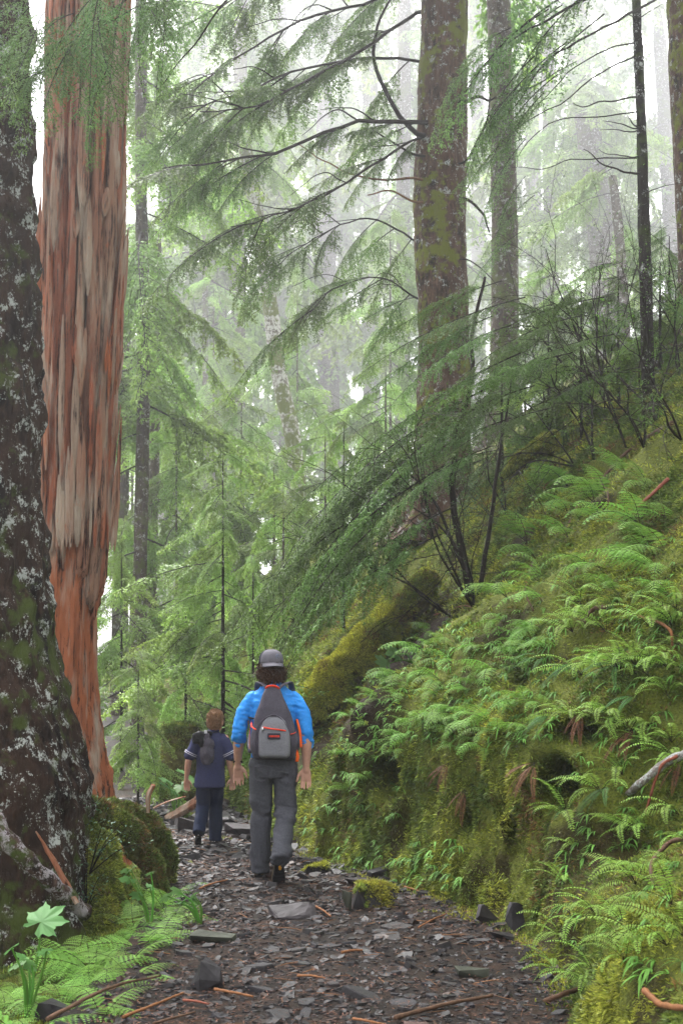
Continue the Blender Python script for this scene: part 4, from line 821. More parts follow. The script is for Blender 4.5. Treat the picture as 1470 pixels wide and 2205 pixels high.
# ================================================================== ferns
def leaf_strip(g_, p0, dv, up, ln, wd, droop=.3, n=3, mat=0, col=(1, 1, 1)):
    s = np.linspace(0, 1, n + 1)[:, None]; C = p0 + dv * ln * s - np.array([0, 0, 1]) * droop * ln * s ** 2; sd = unit(np.cross(dv, up)); pr = np.sin(np.clip(s * .93 + .07, 0, 1) * PI) ** .8
    V = np.concatenate([C - sd * wd * .5 * pr, C + sd * wd * .5 * pr]); i = np.arange(n); F = np.stack([i, i + 1, i + n + 2, i + n + 1], -1); g_.add(V, F, mat, col)
def frond(seed, L=.45, pin=.055, pairs=28, lady=False, arch=1.0, lift=55, mat='fern', tone=(1, 1, 1)):
    g_ = np.random.default_rng(seed); gg = G(); n = 16; s = np.linspace(0, 1, n); an = np.radians(lift - (lift + 42) * arch * s ** 1.2); ds_ = L / (n - 1)
    C = np.stack([np.cumsum(np.cos(an)) * ds_, .04 * L * np.sin(s * 2.5 + seed), np.cumsum(np.sin(an)) * ds_], -1); C -= C[0]
    V, F = tube(C, np.linspace(.0028, .0008, n), 3, False); gg.add(V, F, 0, (.55, .5, .4))
    st = .10 if lady else .14
    for k in range(pairs):
        f = st + (1 - st) * (k + .5) / pairs; p = np.array([np.interp(f, s, C[:, j]) for j in range(3)]); q = np.array([np.interp(min(f + .03, 1), s, C[:, j]) for j in range(3)]); tg = unit(q - p + 1e-9)
        pl = pin * (min(1, (f - st) / .25 + .25) * max(1 - f, 0.02) ** (.75 if lady else .5) * 1.25); upn = unit(np.cross(tg, [0, 1, 0]) * -1)
        for sd in (-1, 1):
            a = R(g_.uniform(62, 78)); dv = unit(tg * math.cos(a) + np.array([0, sd, 0]) * math.sin(a) + upn * .1); cl_ = np.array(tone) * g_.uniform(.8, 1.2)
            if not lady: leaf_strip(gg, p, dv, upn, pl * g_.uniform(.85, 1.1), L / pairs * .52, .18, 2, 1, cl_)
            else:
                m_ = max(3, int(pl / .013)); dn = np.array([0, 0, -1]) * .25
                for h in range(m_):
                    ff = (h + .6) / m_; p1 = p + dv * pl * ff + dn * pl * ff ** 2; d2 = (.075 * pl + .006) * (1 - ff) ** .6 + .002
                    for s2 in (-1, 1):
                        dd_ = unit(dv * .55 + np.cross(upn, dv) * s2); e = p1 + dd_ * d2 * 1.5; w2 = dv * .0062
                        gg.add(np.array([p1 - w2, p1 + w2, e]), np.array([[0, 1, 2]]), 1, cl_)
    return gg.mesh('frond', [M['twig'], M[mat]])
FR = {'deer': [frond(i, .45, .058, 21, arch=.8 + .15 * i, lift=50, tone=(1.05, 1.0, .8)) for i in range(4)], 'lady': [frond(20 + i, .55, .15, 14, True, .75 + .15 * i, 48, tone=(.9, 1.0, .85)) for i in range(4)],
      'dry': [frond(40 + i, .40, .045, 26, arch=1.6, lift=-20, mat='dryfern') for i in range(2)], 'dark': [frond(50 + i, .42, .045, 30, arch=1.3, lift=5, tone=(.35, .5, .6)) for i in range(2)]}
def fern(kind, p, label, group, n=6, size=1.0, head=PI, spread=1.5, lean=0.0, g_=None, name='fern'):
    g_ = g_ or rng; o = thing(name, p, label, 'fern', group)
    for k in range(n):
        kd = kind
        f = link('frond', FR[kd][int(g_.integers(len(FR[kd])))], o); h = head + spread * (2 * (k + g_.random()) / n - 1); s = size * g_.uniform(.7, 1.15)
        f.location = (0, 0, 0); f.rotation_euler = (g_.normal(0, .25), lean + g_.normal(0, .2), h); f.scale = (s, s, s)
    return o
# hillside points as seen in the picture, to set plants where the photograph shows them
hp = HV.reshape(-1, 3); rel = hp - np.array([0, 0, CAMZ]); fw = rel[:, 1] * _c + rel[:, 2] * _s; upv = -rel[:, 1] * _s + rel[:, 2] * _c
hpx = CX + FPX * rel[:, 0] / fw; hpy = CY - FPX * upv / fw
def on_hill(px, py, lift=0.0):
    I = np.where((np.abs(hpx - px) < 9) & (np.abs(hpy - py) < 9) & (fw > 3))[0]
    if not len(I): return None
    j = I[np.argmin(fw[I])]; return hp[j] + np.array([0, 0, lift])
g = np.random.default_rng(31)
def field(n, box, fn, mind=0):
    c = 0; tries = 0; done = []
    while c < n and tries < n * 12:
        tries += 1; px, py = g.uniform(box[0], box[2]), g.uniform(box[1], box[3])
        if mind and any((px - a) ** 2 + (py - b__) ** 2 < mind ** 2 for a, b__ in done): continue
        p = on_hill(px, py)
        if p is None: continue
        done.append((px, py)); fn(p, px, py); c += 1
field(30, (1230, 1280, 1480, 1720), lambda p, a, c: fern('deer', p, 'narrow bright green fern on the steep bank at the right edge', 'narrow ferns along the right edge', int(g.integers(5, 8)), g.uniform(.6, 1.0) * p[1] / 10, 3.6, 1.5, -.1, g), 26)
field(24, (1200, 1720, 1480, 2120), lambda p, a, c: fern('deer', p, 'narrow bright green fern low on the near bank at the bottom right', 'narrow ferns low on the near bank', int(g.integers(4, 7)), g.uniform(.5, .85), 3.6, 1.3, -.1, g), 34)
field(26, (1060, 1010, 1480, 1290), lambda p, a, c: fern('lady', p, 'feathery arching fern on the upper bank below the bare shrubs', 'feathery ferns on the upper bank', int(g.integers(3, 6)), g.uniform(.75, 1.15) * p[1] / 12, 3.5, .9, -.1, g), 30)
field(46, (830, 1330, 1180, 1620), lambda p, a, c: fern('lady', p, 'small pale green fern in the ferny patch above the mossy cliff', 'small ferns above the mossy cliff', int(g.integers(3, 6)), g.uniform(.42, .75), 3.7, .9, .1, g), 22)
field(12, (740, 1480, 860, 1720), lambda p, a, c: fern('lady', p, 'small fern on the mossy verge beside the man', 'small ferns beside the man', 4, g.uniform(.35, .55), 3.6, 1.0, .1, g), 22)
field(4, (1150, 1480, 1470, 1700), lambda p, a, c: fern('dry', p + np.array([-.03, -.05, 0]), 'withered red-brown fern hanging down the bank', 'withered ferns on the bank', 5, g.uniform(.6, .9), 3.7, .8, .2, g), 40)
field(2, (920, 1600, 1010, 1720), lambda p, a, c: fern('dry', p + np.array([-.03, -.05, 0]), 'withered red-brown fern dangling over the middle of the cliff', 'withered ferns on the cliff', 4, g.uniform(.5, .7), 3.7, .6, .3, g), 25)
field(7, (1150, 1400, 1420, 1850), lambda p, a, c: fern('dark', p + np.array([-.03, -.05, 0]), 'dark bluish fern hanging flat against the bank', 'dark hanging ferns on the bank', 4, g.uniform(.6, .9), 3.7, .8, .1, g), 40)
# ferns along the left shoulder
for i in range(52):
    Y = 6.6 + 4.2 * g.random(); x = xl(Y) - .02 - g.random() ** .8 * (.75 if Y < 8.8 else .42); p = np.array([x, Y, left_z(x, Y) - .01])
    fern('lady', p, 'soft light green fern in the dense fern patch left of the trail', 'ferns left of the trail', int(g.integers(4, 7)), g.uniform(.5, .85), g.uniform(-PI, PI), PI, .05, g)
# strap-leaved herbs on the bank
gg = G(); cnt = 0
def herb(p, a, c):
    nr = int(g.integers(4, 8)); tn = np.array([.9, 1, .8]) * g.uniform(.7, 1.3)
    for k in range(nr):
        h = 3.7 + g.normal(0, .7); dv = unit(np.array([math.cos(h), math.sin(h), g.uniform(.1, .9)])); leaf_strip(gg, p, dv, np.array([0, 0, 1.0]), g.uniform(.05, .12), g.uniform(.008, .015), g.uniform(.5, 1.1), 4, 0, tn * g.uniform(.8, 1.2))
field(300, (800, 1320, 1200, 1600), herb); field(150, (1050, 1150, 1470, 1500), herb); field(120, (650, 1500, 860, 1860), herb); field(40, (850, 1800, 1000, 1900), herb); field(90, (1200, 1500, 1470, 2100), herb)
o = gg.obj('herb_leaves', [M['herb']], hill); stuff(o)
# ================================================================== people
def loft(rings, n=28, pw=2.0):
    """closed stack of level superellipse rings (x, y, z, rx, ry)"""
    rg = np.array(rings, float); m_ = max(8, len(rings) * 5); t_ = np.linspace(0, len(rings) - 1, m_); rg = np.stack([np.interp(t_, np.arange(len(rings)), rg[:, k]) for k in range(5)], -1)
    for _ in range(2): rg[1:-1] = (rg[:-2] + 2 * rg[1:-1] + rg[2:]) / 4
    a = np.arange(n) * 2 * PI / n; cx_, sx_ = np.sign(np.cos(a)) * np.abs(np.cos(a)) ** (2 / pw), np.sign(np.sin(a)) * np.abs(np.sin(a)) ** (2 / pw)
    V = np.stack([rg[:, 0:1] + rg[:, 3:4] * cx_, rg[:, 1:2] + rg[:, 4:5] * sx_, np.broadcast_to(rg[:, 2:3], (m_, n))], -1).reshape(-1, 3); F = [grid_faces(m_, n, True)]
    V = np.vstack([V, V[:n].mean(0), V[-(n + 0):].mean(0)]); j = np.arange(n); k = (j + 1) % n; F.append(np.concatenate([np.stack([np.full(n, len(V) - 2), k, j], -1), np.stack([np.full(n, len(V) - 1), (m_ - 1) * n + j, (m_ - 1) * n + k], -1)])); return V, F
def ell(c, r, n=16, rot=None):
    ph = np.linspace(0, PI, n)[1:-1]; a = np.arange(2 * n) * PI / n; V = np.stack([np.sin(ph)[:, None] * np.cos(a), np.sin(ph)[:, None] * np.sin(a), np.broadcast_to(np.cos(ph)[:, None], (n - 2, 2 * n))], -1).reshape(-1, 3); nn = 2 * n
    V = np.vstack([V, [0, 0, 1], [0, 0, -1]]) * np.array(r); F = [grid_faces(n - 2, nn, True)[:, ::-1]]; j = np.arange(nn); k = (j + 1) % nn
    F.append(np.concatenate([np.stack([np.full(nn, len(V) - 2), j, k], -1), np.stack([np.full(nn, len(V) - 1), (n - 3) * nn + k, (n - 3) * nn + j], -1)]))
    if rot is not None: V = V @ np.array(rot).T
    return V + np.array(c), F
def tub(gg, pts, rad, n=14, flat=1.0, k=14, ends=2):
    P = spline(pts, k); V, F = tube(P, np.interp(np.linspace(0, 1, k), np.linspace(0, 1, len(rad)), rad), n, True, flat); gg.add(V, F)
    for q, r in ((P[0], rad[0]), (P[-1], rad[-1]))[:ends]: V, F = ell(q, (r * .98,) * 3, 9); gg.add(V, F)
M['skin'] = plain('skin', (.42, .235, .17), .5, 40, .10, .1)
M['hair_brown'] = plain('hair_brown', (.055, .028, .016), .45, 90, .6, .9, bd=.02); M['hair_blond'] = plain('hair_blond', (.21, .12, .066), .5, 120, .35, .5)
M['blue'] = plain('blue_jersey', (.026, .215, .62), .55, 60, .10, .12); M['navy'] = plain('navy_tee', (.028, .032, .080), .8, 80, .2, .2); M['stripe'] = plain('sleeve_stripe', (.40, .40, .46), .8, 80, .1, 0)
M['grey_pants'] = plain('grey_trousers', (.062, .063, .075), .72, 70, .22, .25); M['jeans'] = plain('navy_trousers', (.008, .013, .034), .75, 70, .3, .25)
M['shoe'] = plain('dark_shoe', (.016, .015, .017), .5, 50, .4, .3); M['shoe_tan'] = plain('shoe_tan', (.13, .10, .065), .6, 50, .3, .3); M['sole'] = plain('sole', (.010, .010, .011), .6, 50, .3, .3); M['yellow'] = plain('yellow_rubber', (.45, .22, .02), .5, 50, .1, 0)
M['shoe_white'] = plain('white_trim', (.5, .5, .52), .5, 50, .1, 0); M['cap_grey'] = plain('cap_grey', (.105, .10, .118), .75, 120, .12, .15); M['cap_black'] = plain('cap_black', (.012, .013, .022), .8, 150, .4, .3)
M['pack'] = plain('pack_dark', (.060, .054, .070), .6, 90, .2, .25); M['pack_grey'] = plain('pack_grey', (.15, .15, .168), .5, 90, .15, .2); M['red'] = plain('red_trim', (.62, .045, .018), .5, 60, .1, 0); M['orange'] = plain('orange_web', (.75, .11, .012), .5, 60, .1, 0)
M['black'] = plain('black_cloth', (.009, .009, .010), .6, 60, .3, .3); M['patch'] = plain('patch', (.030, .028, .040), .6, 60, .1, 0); M['steel'] = plain('zip_pull', (.5, .5, .52), .35, 60, .1, 0, 1.0); M['eye'] = plain('eye', (.3, .28, .25), .2, 60, .1, 0)
def hand(gg, w, down, s, k=1.0, curl=.35):
    """palm facing back; s=+1 right hand, -1 left hand; fingers unequal and slightly bent, thumb from the inner side of the palm"""
    w = np.array(w); dn = unit(down); ac = unit(np.cross(dn, [0, 1, 0])); ac = ac * np.sign(ac[0]) ; bk = unit(np.cross(ac, dn)); bk = bk * -np.sign(bk[1])
    tub(gg, [w, w + dn * .03 * k], [.026 * k, .028 * k], 12, 1, 6)
    for u_ in (-.026, -.009, .009, .026): tub(gg, [w + dn * .02 * k + ac * u_ * .55 * k, w + dn * .06 * k + ac * u_ * .9 * k, w + dn * .098 * k + ac * u_ * k], [.0155 * k, .0165 * k, .0135 * k], 10, 1, 8)
    for j, (u_, ln) in enumerate(((-.033, .062), (-.0115, .074), (.0105, .078), (.032, .070))):
        u_ = u_ * -s; p = w + dn * .095 * k + ac * u_ * k; cu = curl * (1.25 - .15 * j); d1 = unit(dn + bk * cu * .5 + ac * u_ * 2); d2 = unit(dn + bk * cu * 1.3); d3 = unit(dn + bk * cu * 2.2)
        tub(gg, [p, p + d1 * ln * .45 * k, p + (d1 * .45 + d2 * .32) * ln * k, p + (d1 * .45 + d2 * .32 + d3 * .25) * ln * k], [.0095 * k, .0088 * k, .0080 * k, .0070 * k], 9, 1, 10)
    p = w + dn * .035 * k - ac * s * .026 * k; q = unit(dn * .75 - ac * s * .75 + bk * .25); q2 = unit(dn * .95 - ac * s * .3 + bk * .3)
    tub(gg, [p, p + q * .04 * k, p + q * .04 * k + q2 * .035 * k, p + q * .04 * k + q2 * .055 * k], [.015 * k, .012 * k, .0095 * k, .008 * k], 9, 1, 10)
def wrinkle(amp, seed, fr=(14, 14, 30), low=.006):
    def f(c, n_): return c + n_ * (amp * fbm(c * np.array(fr), 3, seed) + low * fbm(c * 7, 2, seed + 3) + amp * .8 * (1 - 2 * np.abs(fbm(c * np.array(fr) * .55 + 5, 2, seed + 8))) - amp * .2)[:, None]
    return f
def head_mesh(gg, c, k, yaw=0.0):
    c = np.array(c); rz3 = rotz(yaw)
    def E(o, r): V, F = ell((0, 0, 0), np.array(r) * k, 14); gg.add((V + np.array(o) * k) @ rz3.T + c, F)
    E((0, -.008, .012), (.076, .096, .098)); E((0, .030, -.045), (.060, .068, .075)); E((0, .062, -.085), (.032, .030, .024)); E((0, .098, -.020), (.012, .018, .022)); E((0, .085, .018), (.050, .018, .012)); E((0, .090, -.060), (.024, .014, .009))
    for s in (-1, 1): E((s * .078, -.012, -.015), (.011, .022, .033))
def shoe(parent, p, yaw, pitch, k=1.0, white=False, roll=0.0):
    o = bpy.data.objects.new('shoe', None)
    gg = G(); tub(gg, [(0, .035, .055), (0, .10, .052), (0, .18, .042), (0, .235, .036)], [.036, .040, .042, .030], 14, .9, 12); tub(gg, [(0, .04, .05), (0, .035, .11)], [.042, .046], 14, 1, 6)
    gg.V = [v * k for v in gg.V]; up_, _ = remesh('shoe', gg, .008 * k, M['shoe'], parent, 3, .5)
    y = np.linspace(0, 1, 22); wd = np.interp(y, [0, .06, .2, .45, .7, .88, .97, 1], [.014, .030, .036, .033, .046, .042, .026, .006]); yy = -.008 + y * .285; off = np.interp(y, [0, .5, 1], [0, -.002, .006])
    ol = np.concatenate([np.stack([off + wd, yy], -1), np.stack([(off - wd)[::-1], yy[::-1]], -1)]); n = len(ol); b_ = G(); rise = np.interp(ol[:, 1], [0, .2, .28], [0, 0, .014])
    V = np.concatenate([np.c_[ol, rise], np.c_[ol * 1.02, rise + .026]]); j = np.arange(n); kk = (j + 1) % n; b_.add(V * k, [np.stack([j, kk, n + kk, n + j], -1)]); h = n // 2
    i = np.arange(h - 1); b_.add(V[:n] * k, [np.stack([i, i + 1, n - 2 - i, n - 1 - i], -1)[:, ::-1]]); b_.add(V[n:] * k, [np.stack([i, i + 1, n - 2 - i, n - 1 - i], -1)])
    so = b_.obj('sole', [M['sole']], up_)
    lg = G()
    for yk in np.linspace(.02, .25, 9):
        w_ = np.interp(yk, yy, wd) * .8; V = np.array([[sx * w_, yk + dy, dz] for dz in (-.006, .004) for sx, dy in ((-1, 0), (1, 0), (1, .012), (-1, .012))]) * k; lg.add(V, [np.array([[0, 1, 2, 3], [4, 7, 6, 5], [0, 4, 5, 1], [1, 5, 6, 2], [2, 6, 7, 3], [3, 7, 4, 0]])])
    lg.obj('tread', [M['shoe']], up_)
    tm = G(); V, F = tube(np.stack([np.r_[off + wd, (off - wd)[::-1]] * 1.03, np.r_[yy, yy[::-1]], np.full(44, .028)], -1) * k, .005 * k, 5); tm.add(V, F); tm.obj('welt', [M['shoe_tan']], up_)
    if not white:
        V, F = ell((0, .105 * k, -.004 * k), (.013 * k, .022 * k, .005 * k), 8); G().add(V, F).obj('sole_badge', [M['yellow']], up_)
    else:
        for s in (-1, 1): V, F = tube(np.array([(s * .036, .03, .03), (s * .040, .05, .06), (s * .042, .08, .075)]) * k, .008 * k, 6); G().add(V, F).obj('shoe_stripe', [M['shoe_white']], up_)
        V, F = tube(np.array([(0, -.012, .03), (0, -.008, .09)]) * k, .007 * k, 6); G().add(V, F).obj('heel_tab', [M['shoe_white']], up_)
    up_.location = p; up_.rotation_euler = (pitch, roll, yaw); return up_
# ------------------------------------------------------------------ the man
my_ = 11.55; mx_ = (590 - CX) / FPX * my_
MAN = thing('person', (mx_, my_, gz(mx_, my_)), 'person walking away in a bright blue long-sleeved shirt, grey trousers and a backwards cap', 'person')
sk = G()
tub(sk, [(0, .01, .92), (0, .0, 1.1), (0, .0, 1.3), (0, -.005, 1.45)], [.12, .11, .13, .08], 20, .75); tub(sk, [(-.15, 0, 1.40), (.15, 0, 1.40)], [.045, .045]); tub(sk, [(-.005, -.015, 1.42), (-.012, .0, 1.55), (-.016, .012, 1.66)], [.065, .056, .056], 16)
head_mesh(sk, (-.02, .035, 1.685), 1.0, .12)
for s, sh, el, wr, dn in ((-1, (-.175, 0, 1.40), (-.270, -.05, 1.15), (-.290, .09, .90), (.05, .22, -1)), (1, (.175, 0, 1.40), (.266, -.075, 1.15), (.266, -.05, .885), (-.02, .02, -1))):
    tub(sk, [sh, np.array(sh) * .5 + np.array(el) * .5, el], [.052, .048, .042]); tub(sk, [el, np.array(el) * .6 + np.array(wr) * .4, wr], [.043, .045, .028]); hand(sk, wr, dn, s, 1.04)
LH, LK, LA = (-.095, .0, .92), (-.100, .10, .50), (-.108, .10, .10); RH, RK, RA = (.095, .0, .92), (.100, .03, .54), (.082, -.28, .23)
for h, k, a in ((LH, LK, LA), (RH, RK, RA)): tub(sk, [h, k], [.078, .055]); tub(sk, [k, np.array(k) * .65 + np.array(a) * .35, a], [.055, .057, .036])
body, _ = remesh('body', sk, .0055, M['skin'], MAN, 4, .4, .35)
for s in (-1, 1): V, F = ell((-.02 + s * .03 - .012, .035 + .083, 1.70), (.012, .008, .008), 8); G().add(V, F).obj('eye', [M['eye']], body)
st = G(); V, F = loft([(0, .0, .945, .172, .118), (0, .0, 1.03, .172, .118), (0, -.005, 1.2, .188, .126), (0, -.012, 1.33, .204, .132), (0, -.012, 1.40, .194, .122), (0, -.010, 1.46, .158, .102), (0, -.004, 1.515, .098, .082), (-.005, 0, 1.56, .068, .070)], 40); st.add(V, F)
for s, sh, el, wr in ((-1, (-.165, -.008, 1.408), (-.268, -.055, 1.165), (-.278, .0, 1.075)), (1, (.165, -.008, 1.408), (.264, -.065, 1.155), (.264, -.04, 1.045))):
    tub(st, [sh, np.array(sh) * .5 + np.array(el) * .5 + np.array([s * .020, 0, .02]), el, wr], [.066, .060, .053, .047], 18, 1, 20, 1)
def shirt_disp(c, n_):
    low = smooth(c[:, 2], 1.30, 1.0)[:, None] if False else None
    k = .35 + .9 * np.exp(-((np.abs(c[:, 0]) - .28) / .06) ** 2) * np.exp(-((c[:, 2] - 1.10) / .10) ** 2) + .5 * np.exp(-((c[:, 2] - 1.0) / .08) ** 2) + .5 * np.exp(-((np.abs(c[:, 0]) - .17) / .05) ** 2) * (c[:, 2] > 1.25)
    return c + n_ * (k * (.013 * (1 - 2.2 * np.abs(fbm(c * np.array([12, 12, 27]) + c[:, [2, 2, 0]] * 3, 2, 301))) + .006 * fbm(c * np.array([18, 18, 34]), 2, 303)))[:, None]
remesh('shirt', st, .0075, M['blue'], MAN, 5, .5, .6, shirt_disp)
pn = G(); V, F = loft([(0, .0, .80, .14, .115), (0, .0, .86, .172, .126), (0, .0, .93, .175, .124), (0, .0, 1.0, .165, .116)], 36); pn.add(V, F)
for h, k, a, kn in ((LH, LK, LA, .3), (RH, RK, RA, .3)):
    h, k, a = map(np.array, (h, k, a)); tub(pn, [h * .98, h * .5 + k * .5, k], [.100, .090, .080], 20, 1, 18); tub(pn, [k, k * .5 + a * .5, a, a + (a - k) * .14], [.080, .076, .072, .074], 20, 1, 20, 1)
def pants_disp(c, n_):
    z = c[:, 2]; k = .45 + .9 * np.exp(-((z - .52) / .10) ** 2) + 1.0 * np.exp(-((z - .16) / .10) ** 2) + .4 * np.exp(-((z - .82) / .06) ** 2)
    return c + n_ * (k * (.015 * (1 - 2.2 * np.abs(fbm(c * np.array([6, 6, 17]) + c[:, [2, 2, 0]] * 4, 2, 311))) + .007 * fbm(c * np.array([12, 12, 26]), 2, 312)))[:, None]
pt, _ = remesh('trousers', pn, .0075, M['grey_pants'], MAN, 5, .5, .6, pants_disp)
pk = G(); P = spline([(-.145, -.105, .885), (-.09, -.138, .89), (-.04, -.13, .885), (-.045, -.14, .80), (-.09, -.150, .775), (-.14, -.12, .80), (-.145, -.105, .885)], 30); V, F = tube(P, .0035, 5); pk.add(V, F); pk.obj('pocket_seam', [M['pack']], pt)
shoe(MAN, (-.108, .055, .0), .08, 0, 1.02); shoe(MAN, (.082, -.315, .235), .28, -1.22, 1.08, False, 0)
hr = G()
for c_, r_ in (((-.02, .0, 1.66), (.088, .090, .085)), ((-.02, -.045, 1.625), (.078, .055, .065)), ((-.085, -.01, 1.64), (.030, .04, .040)), ((.045, -.01, 1.635), (.030, .04, .05)), ((-.05, -.05, 1.585), (.04, .035, .035)), ((.02, -.045, 1.585), (.045, .035, .035)), ((-.10, .0, 1.655), (.02, .03, .02))): V, F = ell(c_, r_); hr.add(V, F)
_hair = remesh('hair', hr, .007, M['hair_brown'], MAN, 3, .5, None, lambda c, n_: c + n_ * (.012 * (1 - 2 * np.abs(fbm(c * 38, 2, 330))) + .008 * fbm(c * 70, 2, 331))[:, None])
def strands(parent, hair, n, ln, mat, seed, down=1.0):
    T = mesh_tris(hair[0].data); g_ = np.random.default_rng(seed); P, Nn = sample(hair[1], T, n, g_); dv = unit(Nn * .5 + np.array([0, 0, -1.0]) * down + g_.normal(0, .45, (n, 3))); sd = unit(np.cross(dv, Nn)); l_ = ln * g_.uniform(.5, 1.3, (n, 1)); w_ = .0022
    V = np.stack([P - sd * w_, P + sd * w_, P + dv * l_ * .6 + Nn * .006 + sd * w_, P + dv * l_ + g_.normal(0, .005, (n, 3))], 1).reshape(-1, 3); link('hair_strands', mesh_np('hair_strands', V, [np.arange(4 * n).reshape(-1, 4)], M[mat]), hair[0])
strands(MAN, _hair, 2600, .045, 'hair_brown', 5)
# cap worn backwards: grey panel and brim towards the viewer
cc_ = np.array([-.022, .02, 1.705]); bd_ = rotz(.22)
ph = np.linspace(0, PI / 2, 16); az = np.linspace(-PI, PI, 49)
def dome(a0, a1, name, mat, par):
    a = np.linspace(a0, a1, 25); pr = np.sin(ph)[:, None] ** .75; V = np.stack([pr * np.sin(a) * .098, -pr * np.cos(a) * .112, np.broadcast_to(np.cos(ph)[:, None] ** .85 * .108, (16, 25))], -1).reshape(-1, 3)
    V = V @ bd_.T + cc_; o = link(name, mesh_np(name, V, [grid_faces(16, 25)], M[mat], smooth_shade=True), par); sm_ = o.modifiers.new('t', 'SOLIDIFY'); sm_.thickness = .004; return o
capb = dome(R(68), R(292), 'cap', 'cap_black', MAN); dome(R(-68), R(68), 'cap_panel', 'cap_grey', capb)
a = np.linspace(R(-62), R(62), 22); rr_ = np.linspace(0, 1, 7)[:, None]; wv = np.cos(a / R(62) * PI / 2)[None] ** .6
V = np.stack([(.098 * np.sin(a))[None] * (1 + .02 * rr_), -(.112 * np.cos(a))[None] - rr_ * .072 * wv, .004 - .030 * rr_ * wv - .028 * (np.sin(a)[None] / .88) ** 2 * (.3 + .7 * rr_)], -1).reshape(-1, 3) @ bd_.T + cc_
o = link('brim', mesh_np('brim', V, [grid_faces(7, 22)], M['cap_grey'], smooth_shade=True), capb); o.modifiers.new('t', 'SOLIDIFY').thickness = .005
pa = np.linspace(0, 2 * PI, 25); lgc = np.array([.036, -.108, .055]); V, F = tube(np.stack([lgc[0] + .017 * np.cos(pa), lgc[1] + .0 * pa + .010 * (np.cos(pa) + 0) + .006, lgc[2] + .017 * np.sin(pa)], -1) @ bd_.T + cc_, .0022, 5); lg = G().add(V, F)
V, F = tube(np.array([(lgc[0] - .008, lgc[1] + .001, lgc[2] - .006), (lgc[0], lgc[1] + .005, lgc[2] + .008), (lgc[0] + .008, lgc[1] + .010, lgc[2] - .006)]) @ bd_.T + cc_, .0022, 5); lg.add(V, F); lg.obj('cap_badge', [plain('badge', (.16, .19, .27), .6, 50, .1, 0)], capb)
V, F = ell((0, 0, .108), (.008, .008, .005), 8); G().add(V @ bd_.T + cc_, F).obj('cap_button', [M['cap_grey']], capb)
V, F = tube(np.array([[-.289 + .033 * math.cos(q), .085 + .033 * math.sin(q), .912 - .012 * math.sin(q)] for q in np.linspace(0, 2 * PI, 20)]), .007, 6); wb = G().add(V, F).obj('wristband', [M['black']], None); tag(wb, 'thin black band on the left wrist of the man', 'wristband'); wb.location = MAN.location
# ------------------------------------------------------------------ his backpack
BP = thing('backpack', (mx_, my_ - .13, MAN.location.z + .94), 'dark grey backpack with red zip and trim on the back of the man', 'backpack')
ox = np.array([.005, .13, -.94])
def bpo(gg, name, mat, par=BP, sm=True): gg.V = [v + ox for v in gg.V]; return gg.obj(name, [M[mat]], par, sm)
bp = G(); V, F = loft([(.01, -.19, .945, .125, .055), (.01, -.20, .96, .160, .075), (.01, -.205, 1.05, .180, .090), (.008, -.205, 1.16, .180, .090), (.005, -.20, 1.26, .155, .080), (.0, -.195, 1.36, .112, .068), (-.004, -.185, 1.44, .078, .055), (-.006, -.178, 1.495, .058, .042), (-.006, -.175, 1.51, .040, .028)], 44, 2.8); bp.add(V + ox, F)
pb_, _ = remesh('main_compartment', bp, .008, M['pack'], BP, 3, .5, .6, wrinkle(.008, 341, (9, 9, 8), .008))
fp = G(); V, F = loft([(.02, -.27, .965, .100, .035), (.02, -.29, .985, .122, .045), (.02, -.295, 1.08, .128, .05), (.015, -.29, 1.18, .118, .045), (.01, -.278, 1.25, .085, .035), (.01, -.265, 1.285, .05, .025)], 40, 3.2); fp.add(V + ox, F)
fp_, _ = remesh('front_pocket', fp, .007, M['pack_grey'], BP, 2, .5, .6, wrinkle(.006, 351, (10, 10, 9), .006))
zg = G(); P = spline([(-.068, -.332, 1.205), (-.02, -.347, 1.197), (.05, -.345, 1.188), (.108, -.322, 1.178)], 16); V, F = tube(P, .0065, 6); zg.add(V, F); bpo(zg, 'zipper', 'red', BP)
zg = G(); V, F = tube([(-.070, -.336, 1.205), (-.072, -.340, 1.175)], .007, 6); zg.add(V, F); bpo(zg, 'zip_pull', 'steel', BP)
zg = G(); P = spline([(-.135, -.262, .99), (-.126, -.30, 1.12), (-.095, -.305, 1.24), (.01, -.288, 1.30), (.10, -.30, 1.235), (.146, -.295, 1.11), (.148, -.26, .98)], 40); V, F = tube(P, .005, 6); zg.add(V, F); bpo(zg, 'seam', 'pack', BP)
pg = G(); V = np.array([(x_, -.349 + .02 * (x_ - .02) ** 2 * 60, z_) for z_ in (1.115, 1.160) for x_ in np.linspace(-.032, .066, 8)]); pg.add(V, grid_faces(2, 8)); lb = bpo(pg, 'label_patch', 'patch', BP, False); lb.modifiers.new('t', 'SOLIDIFY').thickness = .004
lt = G(); g_ = np.random.default_rng(3); xx = -.020
while xx < .054:
    w_ = g_.uniform(.004, .0085); V = np.array([(xx, -.3525 + .02 * (xx - .02) ** 2 * 60, 1.130), (xx + w_, -.3525 + .02 * (xx - .02) ** 2 * 60, 1.130), (xx + w_, -.3525 + .02 * (xx - .02) ** 2 * 60, 1.145), (xx, -.3525 + .02 * (xx - .02) ** 2 * 60, 1.145)]); lt.add(V, np.array([[0, 1, 2, 3]])); xx += w_ + .0035
bpo(lt, 'label_lettering', 'red', BP, False)
hg = G(); V, F = tube(spline([(-.052, -.165, 1.485), (-.045, -.205, 1.515), (-.006, -.220, 1.525), (.035, -.205, 1.515), (.042, -.165, 1.485)], 18), .013, 8, True, .6); hg.add(V, F); bpo(hg, 'grab_handle', 'red', BP)
